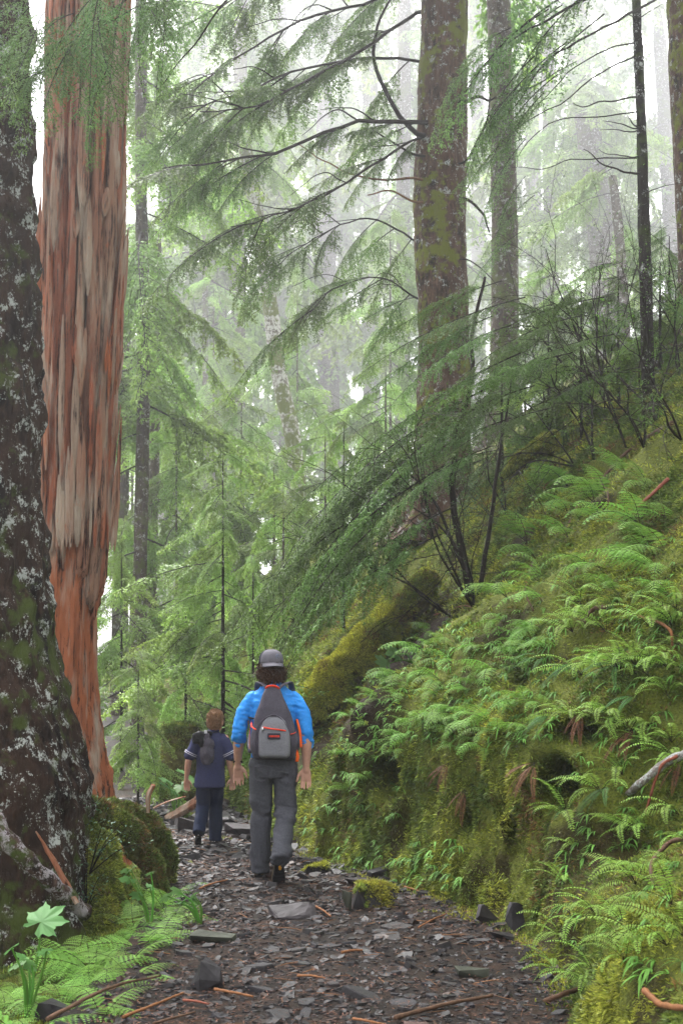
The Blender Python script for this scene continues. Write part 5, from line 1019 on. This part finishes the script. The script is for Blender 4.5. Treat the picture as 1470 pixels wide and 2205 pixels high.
for s in (-1, 1):
    sg = G(); V, F = tube(spline([(s * .030, -.170, 1.490), (s * .070, -.135, 1.528), (s * .108, -.075, 1.548), (s * .130, .01, 1.545), (s * .140, .09, 1.49), (s * .150, .150, 1.36), (s * .175, .12, 1.18), (s * .190, .0, 1.06), (s * .172, -.13, 1.00)], 40), .026, 8, True, .30); sg.add(V, F); bpo(sg, 'shoulder_strap', 'pack', BP)
for pts, r_, mt, nm in (([(.188, -.09, 1.26), (.215, -.12, 1.15), (.222, -.14, 1.04)], .013, 'orange', 'webbing'), ([(.182, -.13, 1.02), (.196, -.15, .97), (.190, -.15, .93)], .016, 'orange', 'webbing'), ([(-.172, -.12, 1.25), (-.186, -.12, 1.15), (-.188, -.12, 1.03)], .008, 'orange', 'webbing'), ([(-.168, -.20, 1.235), (-.160, -.245, 1.205), (-.128, -.272, 1.185)], .007, 'red', 'side_pocket_trim'), ([(.182, -.23, 1.165), (.165, -.262, 1.155), (.14, -.285, 1.150)], .007, 'red', 'side_pocket_trim'), ([(-.19, -.08, 1.275), (-.17, -.16, 1.27), (-.14, -.18, 1.27)], .016, 'black', 'compression_strap')):
    wg = G(); V, F = tube(spline(pts, 12), r_, 6, True, .35); wg.add(V, F); bpo(wg, nm, mt, BP)
zg = G(); V, F = tube(spline([(-.06, -.245, 1.28), (-.062, -.248, 1.36), (-.035, -.238, 1.42)], 10), .008, 6); zg.add(V, F); V, F = ell((-.055, -.255, 1.345), (.014, .010, .028), 8); zg.add(V, F); bpo(zg, 'cord', 'black', BP)
# ------------------------------------------------------------------ the boy
by2 = 13.75; bx2 = (457 - CX) / FPX * by2
BOY = thing('person', (bx2, by2, gz(bx2, by2)), 'child walking ahead in a navy T-shirt and dark trousers with short blond hair', 'person')
sk = G(); tub(sk, [(0, 0, .62), (0, 0, .8), (0, 0, .98)], [.10, .095, .085], 18, .75); tub(sk, [(-.12, 0, 1.0), (.12, 0, 1.0)], [.042, .042]); tub(sk, [(.0, -.01, .98), (.03, .005, 1.08), (.042, .015, 1.15)], [.046, .042, .044], 14); head_mesh(sk, (.042, .02, 1.165), .93, -.25)
for s, sh, el, wr, dn in ((-1, (-.135, 0, 1.0), (-.205, -.02, .80), (-.232, .045, .625), (.06, .2, -1)), (1, (.135, 0, 1.0), (.182, -.02, .80), (.205, .06, .63), (0, .25, -1))):
    tub(sk, [sh, el], [.040, .032]); tub(sk, [el, np.array(el) * .6 + np.array(wr) * .4, wr], [.032, .031, .021]); hand(sk, wr, dn, s, .74, .4)
BLH, BLK, BLA = (-.065, 0, .62), (-.070, .02, .36), (-.085, -.14, .16); BRH, BRK, BRA = (.065, 0, .62), (.05, .08, .36), (.045, .08, .08)
for h, k, a in ((BLH, BLK, BLA), (BRH, BRK, BRA)): tub(sk, [h, k], [.055, .042]); tub(sk, [k, a], [.042, .028])
body2, _ = remesh('body', sk, .005, M['skin'], BOY, 4, .4, .4)
for s in (-1, 1): V, F = ell(rotz(-.25) @ np.array([s * .028, .078, .014]) + np.array([.042, .02, 1.165]), (.010, .007, .007), 8); G().add(V, F).obj('eye', [M['eye']], body2)
st = G(); V, F = loft([(-.005, 0, .545, .142, .098), (-.005, 0, .62, .138, .095), (0, 0, .75, .132, .088), (0, -.005, .88, .140, .09), (0, -.005, .98, .142, .085), (.01, 0, 1.035, .095, .068), (.02, .002, 1.07, .055, .055), (.024, .002, 1.085, .046, .048)], 36); st.add(V, F)
for s in (-1, 1): tub(st, [(s * .118, 0, .985), (s * .155, -.01, .91), (s * .192, -.018, .845)], [.062, .060, .060], 16)
sh2, _ = remesh('t_shirt', st, .007, M['navy'], BOY, 5, .5, .6, wrinkle(.006, 361, (8, 8, 10), .008))
for s in (-1, 1):
    for dz in (.010, .024): V, F = tube(np.array([[s * (.192 - dz * .55) + .066 * math.cos(q) * .88, -.018 + .066 * math.sin(q), .845 + dz + s * .066 * math.cos(q) * .42] for q in np.linspace(0, 2 * PI, 24)]), .0042, 5); G().add(V, F).obj('sleeve_stripe', [M['stripe']], sh2)
V, F = tube(np.array([[.026 + .050 * math.cos(q), .002 + .052 * math.sin(q), 1.078 + .008 * math.sin(q)] for q in np.linspace(0, 2 * PI, 24)]), .007, 6); G().add(V, F).obj('collar', [M['navy']], sh2)
pn = G(); V, F = loft([(0, 0, .53, .11, .085), (0, 0, .58, .125, .09), (0, 0, .66, .12, .085)], 30); pn.add(V, F)
for h, k, a in ((BLH, BLK, BLA), (BRH, BRK, BRA)): h, k, a = map(np.array, (h, k, a)); tub(pn, [h, k], [.072, .062], 18, 1, 14); tub(pn, [k, a, a + (a - k) * .16], [.062, .056, .058], 18, 1, 16, 1)
remesh('trousers', pn, .007, M['jeans'], BOY, 4, .5, .6, wrinkle(.008, 371, (9, 9, 18), .006))
shoe(BOY, (-.090, -.165, .085), .15, -.75, .78, True, 0); shoe(BOY, (.045, .045, .0), -.2, 0, .78, True)
hr = G(); c0 = np.array([.042, .02, 1.165]); rb = rotz(-.25)
for c_, r_ in (((0, -.012, .022), (.076, .095, .094)), ((0, -.035, -.01), (.070, .068, .075)), ((0, .03, .055), (.066, .06, .05))): V, F = ell((0, 0, 0), np.array(r_) * .96); hr.add((V + np.array(c_) * .93) @ rb.T + c0, F)
_hair = remesh('hair', hr, .006, M['hair_blond'], BOY, 3, .5, None, lambda c, n_: c + n_ * (.003 * fbm(c * 60, 2, 380))[:, None]); strands(BOY, _hair, 2400, .014, 'hair_blond', 6, .4)
# his drawstring bag
DB = thing('drawstring_bag', (bx2 - .05, by2 - .10, BOY.location.z + .76), 'slouchy black and grey drawstring bag on the back of the child', 'bag'); od = np.array([.05, .10, -.76])
dg_ = G()
for c_, r_ in (((-.02, -.135, .86), (.062, .040, .10)), ((-.015, -.13, .95), (.055, .036, .07)), ((-.03, -.12, 1.02), (.045, .032, .05))): V, F = ell(c_, r_); dg_.add(V + od, F)
remesh('sack', dg_, .007, M['pack'], DB, 3, .5, None, lambda c, n_: c + n_ * (.012 * (1 - 2 * np.abs(fbm(c * np.array([30, 30, 7]), 2, 391))))[:, None])
dg_ = G()
for c_, r_ in (((-.085, -.12, 1.03), (.075, .04, .045)), ((-.12, -.12, 1.00), (.045, .035, .045)), ((-.06, -.125, .97), (.045, .035, .05)), ((-.02, -.11, 1.05), (.05, .03, .035))): V, F = ell(c_, r_); dg_.add(V + od, F)
remesh('black_flap', dg_, .007, M['black'], DB, 2, .5, None, lambda c, n_: c + n_ * (.014 * fbm(c * 30, 3, 392))[:, None])
for pts in ([(-.02, -.11, 1.05), (-.05, -.04, 1.075), (-.075, .06, 1.03), (-.09, .09, .92), (-.12, .02, .82), (-.05, -.12, .79)], [(.0, -.11, 1.05), (.06, -.05, 1.065), (.085, .05, 1.03), (.10, .09, .9), (.12, .02, .80), (.0, -.12, .78)]):
    V, F = tube(spline(pts, 26), .006, 6); G().add(V + od, F).obj('cord', [M['black']], DB)
V, F = loft([(-.035, -.15, 1.055, .013, .008), (-.035, -.15, 1.085, .013, .008)], 12, 6); G().add(V + od, F).obj('tag', [M['shoe_white']], DB)
# ================================================================== broad-leaved plants, shrubs, sticks
M['club'] = leafmat('broad_leaf', (.12, .25, .08), .45, .35, .15); M['berry_leaf'] = leafmat('small_blue_leaf', (.075, .16, .085), .45, .3, .15); M['lime'] = leafmat('lime_leaf', (.16, .30, .045), .45, .45, .15)
def palmate(seed, lobes=7):
    g_ = np.random.default_rng(seed); an = np.linspace(-2.35, 2.35, lobes); pts = []
    for i, a in enumerate(an):
        ln = .5 + .5 * math.cos(a * .55); w_ = .26
        pts += [(ln * .76 * math.cos(a - w_), ln * .76 * math.sin(a - w_)), (ln * .86 * math.cos(a - .06), ln * .86 * math.sin(a - .06)), (ln * math.cos(a), ln * math.sin(a)), (ln * .8 * math.cos(a + .09), ln * .8 * math.sin(a + .09)), (ln * .74 * math.cos(a + w_), ln * .74 * math.sin(a + w_))]
        if i < lobes - 1: am = (a + an[i + 1]) / 2; pts.append((.56 * math.cos(am), .56 * math.sin(am)))
    pts = np.array(pts); r = np.linalg.norm(pts, axis=1); z = -.18 * r ** 2 + .03 * g_.normal(0, 1, len(pts)); V = np.vstack([[0, 0, .0], np.c_[pts, z]]); n = len(pts); j = np.arange(1, n); F = np.stack([0 * j, j, j + 1], -1)
    V2 = V.copy(); V2[:, 2] -= .008; return G().add(V, F, 0, np.r_[[[.8, .8, .8]], np.full((n, 3), 1.0)]).mesh('leaf', [M['club']], True)
PM = [palmate(1), palmate(2, 5), palmate(3, 7)]
def club_plant(label, base, leaves, name='broadleaf_plant'):
    o = thing(name, base, label, 'plant'); base = np.array(base)
    for p, s, rot in leaves:
        p = np.array(p); V, F = tube(spline([base - base, (p - base) * .5 + np.array([0.02, 0, .04]), p - base], 10), [.007] * 6 + [.005] * 4, 6); G().add(V, F, 0, (.7, .9, .6)).obj('stalk', [M['herb']], o)
        l = link('leaf', PM[int(rng.integers(3))], o); l.location = p - base; l.rotation_euler = rot; l.scale = (s, s, s)
    return o
def L3(px, py, Y): return at(px, py, Y)
club_plant('single broad lobed leaf on a tall stalk at the lower left', (at(62, 2080, 7.6)[0], 7.6, left_z(at(62, 2080, 7.6)[0], 7.6)), [(L3(88, 1985, 7.6), .16, (.45, -.60, .6))])
bxp = at(375, 1740, 16); club_plant('broad-leaved plant just left of the legs of the boy', (bxp[0], 16, left_z(bxp[0], 16) if bxp[0] < xl(16) else 0), [(L3(372, 1700, 16), .22, (.5, -.5, 2.6)), (L3(400, 1668, 16), .20, (.6, .2, 1.0)), (L3(390, 1690, 16), .15, (.4, .4, -1)), (L3(360, 1682, 16), .15, (.4, -.4, 2))])
hp_ = on_hill(880, 1420); club_plant('broad-leaved plant hanging over the bank below the moss log', hp_, [(hp_ + np.array([-.18, -.15, .10]), .20, (.6, -.6, 2.8)), (hp_ + np.array([-.02, -.1, .18]), .20, (.5, .2, 1.6)), (hp_ + np.array([-.30, -.25, -.02]), .17, (.6, -.9, 3.0))])
for k, (px, py, lab) in enumerate([(285, 1900, 'lobed leaves of a small shrub beside the mossy roots'), (395, 1935, 'small lobed-leaf shrub at the left edge of the trail'), (60, 2060, 'low cluster of lobed leaves in the lower left corner')]):
    Y = [9.6, 9.6, 7.2][k]; p = at(px, py, Y); x = p[0]; b0 = np.array([x + .12 * (k < 2), Y, left_z(min(x, xl(Y) - .03), Y)])
    lv = [(p + np.array([random.uniform(-.13, .13), random.uniform(-.1, .1), random.uniform(-.1, .08)]), random.uniform(.05, .08), (random.uniform(.2, .9), random.uniform(-.8, .4), random.uniform(1.5, 4.5))) for _ in range(6)]
    club_plant(lab, b0, lv, 'leafy_shrub')
def sprig(label, pts, n, spread, ls, mat, name='leafy_shrub', cat='shrub', stems=4, seed=0, group=None):
    """small-leaved shrub: thin stems with paired oval leaflets"""
    g_ = np.random.default_rng(seed); base = np.array(pts[0]); o = thing(name, base, label, cat, group); sg = G(); lf = G()
    for s in range(stems):
        tip = np.array(pts[1]) + g_.normal(0, 1, 3) * np.array(spread); P = spline([base * 0, (tip - base) * .5 + np.array([0, 0, .06]), tip - base], 12); V, F = tube(P, np.linspace(.005, .0015, 12), 4); sg.add(V, F)
        for k in range(n // stems):
            f = g_.uniform(.3, 1); q = P[int(f * 11)] + g_.normal(0, .035, 3); a = g_.uniform(0, 2 * PI); leaf_strip(lf, q, unit([math.cos(a), math.sin(a), g_.normal(0, .3)]), np.array([0, 0, 1.0]) + g_.normal(0, .3, 3), ls * g_.uniform(.7, 1.3), ls * .55, .2, 2, 0, np.ones(3) * g_.uniform(.75, 1.25))
    sg.obj('stems', [M['twig']], o); lf.obj('leaves', [M[mat]], o); return o
sprig('small blue-green leafed shrub on top of the mossy roots', [(-1.95, 10.5, .35), at(205, 1720, 10.2)], 170, (.16, .12, .10), .028, 'berry_leaf', seed=1, stems=8)
sprig('blue-green sprig draped over the dark side of the mossy roots', [(-1.75, 10.1, .25), at(250, 1790, 9.9)], 110, (.14, .1, .08), .026, 'berry_leaf', seed=2, stems=6)
sprig('green sprig hanging low in front of the dark hollow', [(-1.75, 10.0, .0), at(190, 1885, 9.9)], 70, (.07, .06, .12), .026, 'berry_leaf', seed=3, stems=5)
p_ = at(1010, 1040, 14.2); sprig('bluish sprig standing out among the dark twigs', [on_hill(1060, 1120), p_], 150, (.22, .15, .10), .03, 'berry_leaf', seed=4, stems=7)
p_ = at(1300, 655, 15); sprig('lime green sprig among the bare shrubs uphill', [on_hill(1330, 800), p_], 50, (.18, .15, .10), .07, 'lime', seed=5, stems=4)
p_ = at(560, 1320, 15.5); sprig('bright lime green leafy bush above and left of the cap of the man', [at(600, 1480, 15.5), p_], 420, (.45, .3, .35), .055, 'lime', seed=6, stems=14)
# bare twiggy shrubs
def bare_shrub(label, base, tips, seed, r0=.014, depth=3, leaf=60):
    g_ = np.random.default_rng(seed); base = np.array(base); o = thing('bare_shrub', base, label, 'shrub', 'bare shrubs on the upper bank'); sg = G(); lf = G()
    def grow(p, d, ln, r, dep):
        n = 7; Q = [p]
        for k in range(n): d = unit(d + g_.normal(0, .13, 3) + np.array([0, 0, -.02 * (3 - dep)])); Q.append(Q[-1] + d * ln / n)
        Q = np.array(Q); V, F = tube(Q, np.linspace(r, r * .45, len(Q)), 5 if dep == depth else 3, False); sg.add(V, F)
        if dep == 0:
            for k in range(3):
                q = Q[int(g_.integers(3, 8))]; a = g_.uniform(0, 2 * PI)
                if g_.random() < leaf / 100: leaf_strip(lf, q, unit([math.cos(a), math.sin(a), -.2]), np.array([0, 0, 1.0]), .03, .014, .2, 2, 0, np.ones(3) * g_.uniform(.5, 1.1))
            return
        for k in range(int(g_.integers(4, 7))):
            i = int(g_.integers(2, 8)); dd_ = unit(d + g_.normal(0, .55, 3)); grow(Q[i], dd_, ln * g_.uniform(.35, .65), r * .45, dep - 1)
    for tp in tips: grow(base * 0, unit(np.array(tp) - base), np.linalg.norm(np.array(tp) - base), r0, depth)
    sg.obj('branches', [M['twig']], o); 
    if lf.n: lf.obj('leaves', [M['herb']], o)
    return o
for k, (bp_, tips, lab) in enumerate([((1275, 985), [(1240, 700), (1180, 780)], 'bare shrub with one upright dark stem in the middle of the upper bank'), ((1345, 960), [(1130, 560), (1200, 600), (1300, 650)], 'bare shrub with long arching twigs left of the thin dark stem'), ((1410, 900), [(1260, 620), (1330, 600), (1450, 640)], 'bare shrub tangle below the thin dark stem'),
                                      ((1190, 960), [(1110, 760), (1060, 850)], 'low bare shrub above the short mossy log'), ((1455, 820), [(1380, 560), (1440, 560)], 'bare shrub close to the right edge trunk'), ((1010, 1300), [(820, 1060), (860, 1150), (940, 1020)], 'dark twiggy shrub under the sweeping hemlock sprays'), ((960, 1320), [(780, 1180), (720, 1140)], 'thin dark shrub leaning left over the moss log'), ((1080, 1100), [(1000, 960), (1120, 900)], 'tangled bare shrub at the foot of the thick mossy trunk'), ((1300, 900), [(1150, 640), (1080, 700), (1220, 560)], 'bare shrub with twigs fanning out in the middle of the thicket'), ((1380, 960), [(1300, 760), (1420, 760), (1250, 800)], 'bare shrub just above the long brown branch'), ((1230, 1000), [(1130, 900), (1170, 840), (1060, 930)], 'bare shrub right of the short mossy log'), ((1460, 940), [(1400, 760), (1340, 820)], 'bare shrub low at the right edge above the ferns')]):
    b0 = on_hill(*bp_)
    if b0 is None: b0 = at(*bp_, 14)
    bare_shrub(lab, b0, [at(a, c, b0[1] - .6 - .3 * random.random()) for a, c in tips], 700 + k, .016 if k in (0, 5) else .012)
# sticks
M['stick_white'] = barkmat('stick_white', (.30, .27, .24), (.08, .06, .05), .9, 0); M['stick_red'] = plain('stick_red', (.17, .055, .035), .55, 30, .4); M['stick_orange'] = plain('stick_orange', (.18, .078, .034), .55, 30, .3); M['stick_brown'] = plain('stick_brown', (.085, .048, .030), .6, 30, .4); M['lichen_stick'] = barkmat('lichen_stick', (.12, .07, .06), (.02, .013, .010), 1.3, .5, (.05, .07, .012), .7, 1.2, (.36, .33, .35))
def stick(label, pts, r0, r1, mat, name='fallen_branch', cat='branch', seg=8, forks=()):
    pts = np.array(pts); o = thing(name, pts[0], label, cat); P = spline(pts, 20); V, F = tube(P - pts[0], np.linspace(r0, r1, 20) * (1 + .12 * np.sin(np.arange(20) * 1.7)), seg); V = V + .3 * r0 * np.stack([fbm(V * 12, 2, 1), fbm(V * 12 + 9, 2, 2), fbm(V * 12 + 20, 2, 3)], -1); G().add(V, F).obj('branch', [M[mat]], o, True)
    for f in forks: f = np.array(f); V, F = tube(spline(f, 10) - pts[0], np.linspace(r1 * 1.1, r1 * .4, 10), 5); G().add(V, F).obj('fork', [M[mat]], o, True)
    return o
def hs(px, py, lift=.06):
    p = on_hill(px, py)
    if p is None: return at(px, py, 10)
    dr = unit(np.array([0, 0, CAMZ]) - p); return p + dr * lift
stick('white-barked broken stick jutting in from the right edge', [hs(1490, 1615, .25), hs(1440, 1640, .22), hs(1375, 1690, .18), hs(1310, 1735, .1)], .030, .022, 'stick_white')
stick('thin red stem crossing under the white-barked stick', [hs(1465, 1625, .3), hs(1420, 1660, .25), hs(1385, 1745, .12)], .010, .008, 'stick_red')
stick('orange bent stick curving over the bank at the right', [hs(1365, 1325, .12), hs(1405, 1330, .16), hs(1435, 1355, .14), hs(1447, 1385, .06)], .013, .010, 'stick_orange')
stick('long brown branch lying down the upper bank', [hs(1440, 905, .12), hs(1390, 935, .12), hs(1340, 985, .1), hs(1285, 1030, .1), hs(1235, 1090, .1), hs(1210, 1150, .08)], .026, .012, 'stick_brown', forks=[[hs(1285, 1030, .1), hs(1300, 1060, .12), hs(1302, 1105, .1)]])
stick('curved brown twig hanging on the bank above the ferny patch', [hs(1140, 1210, .14), hs(1125, 1260, .16), hs(1130, 1290, .14), hs(1140, 1320, .08)], .010, .007, 'stick_brown')
stick('dark stick end poking from moss left of the orange bent stick', [hs(1255, 1340, .14), hs(1275, 1315, .12), hs(1300, 1300, .05)], .014, .016, 'stick_brown')
stick('rusty stick slanting among ferns near the right edge high up', [hs(1430, 1030, .15), hs(1400, 1060, .14), hs(1370, 1090, .1)], .016, .012, 'stick_red')
stick('dark root-like branch arching at the right edge below the white-barked stick', [hs(1480, 1800, .2), hs(1440, 1810, .25), hs(1410, 1850, .2), hs(1400, 1900, .05)], .014, .010, 'stick_brown')
stick('dark branch lying on the near bank in the bottom right corner', [hs(1250, 2120, .05), hs(1170, 2150, .1), hs(1100, 2195, .06)], .014, .010, 'stick_brown')
stick('orange-brown broken branch at the bottom right corner', [hs(1380, 2140, .1), hs(1420, 2155, .1), hs(1480, 2165, .1)], .013, .011, 'stick_orange')
stick('pinkish twig lying across the middle of the bank', [hs(930, 1325, .06), hs(990, 1305, .06), hs(1010, 1300, .06)], .008, .005, 'stick_red')
stick('lichen-covered fallen branch leaning across the foot of the spotted tree', [at(-25, 1755, 9.1), at(40, 1835, 9.1), at(110, 1900, 9.25), at(185, 1965, 9.6)], .060, .052, 'lichen_stick', seg=14)
def shard(label, pts, w0, w1, mat='snag', name='wood_splinter', cat='splinter', th=.35):
    pts = np.array(pts); P = spline(pts, 14); V, F = tube(P - pts[0], np.interp(np.linspace(0, 1, 14), [0, .5, 1], [w0, max(w0, w1), w1]), 7, True, th); V = V + .25 * w0 * np.stack([fbm(V * np.array([40, 40, 6]), 2, 4), fbm(V * np.array([40, 40, 6]) + 9, 2, 5), 0 * V[:, 0]], -1); o = G().add(V, F).obj(name, [M[mat]]); o.location = pts[0]; return tag(o, label, cat)
shard('sharp red wood splinter standing behind the lichen-covered branch', [at(165, 1945, 9.4), at(120, 1860, 9.4), at(78, 1790, 9.35)], .045, .012)
shard('broken red-brown wood shard set upright beside the trail', [at(335, 1850, 11.2), at(340, 1825, 11.2), at(350, 1795, 11.2)], .03, .02)
shard('weathered wood shard on top of the mossy roots', [at(318, 1750, 10.9), at(320, 1715, 10.9), at(330, 1690, 10.9)], .035, .05)
shard('orange-red broken log lying behind the boy', [at(360, 1765, 16), at(410, 1735, 16), at(450, 1705, 16)], .08, .07, 'snag', 'broken_log', 'log', .7)
shard('dark red wood sliver beside the orange-red broken log', [at(330, 1740, 15.6), at(365, 1725, 15.6), at(400, 1715, 15.6)], .03, .02)
stick('dark thin branch lying along the fern patch at the lower left', [np.array([-1.35, 6.75, .06]), np.array([-1.15, 7.2, .10]), np.array([-.95, 7.7, .06])], .011, .005, 'stick_brown')
def ground_twig(label, a, b_, r=.007, mat='stick_red', arch=.004):
    pa = at(a[0], a[1], 1.65 * FPX / (a[1] - HOR)); pb2 = at(b_[0], b_[1], 1.65 * FPX / (b_[1] - HOR))
    for q in (pa, pb2): q[2] = gz(q[0], q[1]) + r + .012
    mid = (pa + pb2) / 2 + np.array([random.uniform(-.02, .02), random.uniform(-.015, .015), arch]); stick(label, [pa, mid, pb2], r, r * .7, mat, 'fallen_twig', 'twig', 6)
for lab, a, b_, r, mt in [('long reddish twig slanting over the lower left of the trail', (265, 2175), (395, 2125), .008, 'stick_orange'), ('orange twig lying near the lower middle of the trail', (462, 2118), (545, 2135), .008, 'stick_orange'), ('reddish twig right of the broad tilted slate slab', (680, 1950), (712, 1968), .008, 'stick_orange'), ('orange twig lying flat right of the middle of the trail', (640, 2090), (700, 2098), .007, 'stick_orange'),
                          ('long dark stick crossing the trail in the bottom right', (850, 2178), (1060, 2130), .012, 'stick_brown'), ('pale twig beside the foot of the leaning slabs', (900, 1990), (960, 1955), .006, 'stick_orange'), ('reddish twig lying left of the standing boot of the man', (430, 1905), (490, 1890), .008, 'stick_orange'), ('short orange stick on the right half of the trail', (735, 2040), (780, 2036), .009, 'stick_orange'), ('thin orange stick by the moss-capped boulder', (870, 1905), (915, 1915), .007, 'stick_orange'),
                          ('orange chip of wood near the bottom centre', (760, 2180), (830, 2192), .007, 'stick_orange'), ('rusty twig below the greenish flat slab', (395, 2140), (450, 2150), .007, 'stick_red'), ('thin twig lying in the very bottom left of the trail', (330, 2190), (420, 2165), .007, 'stick_brown')]: ground_twig(lab, a, b_, r, mt)
# ================================================================== labels for look-alike ferns: row and place in the row
_rows = ['top', 'second', 'third', 'fourth', 'fifth', 'lowest']; _ord = ['leftmost'] + [q + ' from the left' for q in ('second', 'third', 'fourth', 'fifth', 'sixth', 'seventh', 'eighth', 'ninth', 'tenth', 'eleventh', 'twelfth', 'thirteenth', 'fourteenth')]
_short = {'narrow ferns along the right edge': 'narrow bright fern at the right edge', 'narrow ferns low on the near bank': 'narrow fern on the near bank', 'feathery ferns on the upper bank': 'feathery fern on the upper bank', 'small ferns above the mossy cliff': 'small fern above the mossy cliff', 'small ferns beside the man': 'small fern beside the man',
          'withered ferns on the bank': 'withered brown fern on the bank', 'withered ferns on the cliff': 'withered fern on the cliff', 'dark hanging ferns on the bank': 'dark hanging fern', 'ferns left of the trail': 'soft fern left of the trail'}
bpy.context.view_layer.update()
for grp, sh in _short.items():
    mem = [o for o in scene.objects if o.parent is None and o.get('group') == grp]
    def prj(o):
        r = np.array(o.location) - np.array([0, 0, CAMZ]); f = r[1] * _c + r[2] * _s; return CX + FPX * r[0] / f, CY - FPX * (-r[1] * _s + r[2] * _c) / f
    mem.sort(key=lambda o: prj(o)[1]); nr = max(1, min(6, round(len(mem) / 7))); per = math.ceil(len(mem) / nr)
    for r_ in range(nr):
        row = sorted(mem[r_ * per:(r_ + 1) * per], key=lambda o: prj(o)[0]); rn = _rows[r_] if r_ < nr - 1 or nr == 1 else 'lowest'
        for k, o in enumerate(row): o['label'] = f'{sh}, {_ord[k]}' + (f' in the {rn} row' if nr > 1 else '')
# ================================================================== mist
hb = bmesh.new(); bmesh.ops.create_cube(hb, size=1.0); me = bpy.data.meshes.new('haze'); hb.to_mesh(me); hb.free()
hz = link('haze', me); hz.location = (0, 100, 14); hz.scale = (420, 240, 70); stuff(hz); hz['label'] = 'pale mist hanging between the trees'
m, t, b = newmat('haze'); t.nodes.remove(b); pv = N(t, 'ShaderNodeVolumePrincipled', Density=0.0027, Anisotropy=0.75)
pv.inputs['Color'].default_value = (.97, .98, 1, 1); t.links.new(pv.outputs[0], t.nodes['Material Output'].inputs['Volume']); me.materials.append(m)
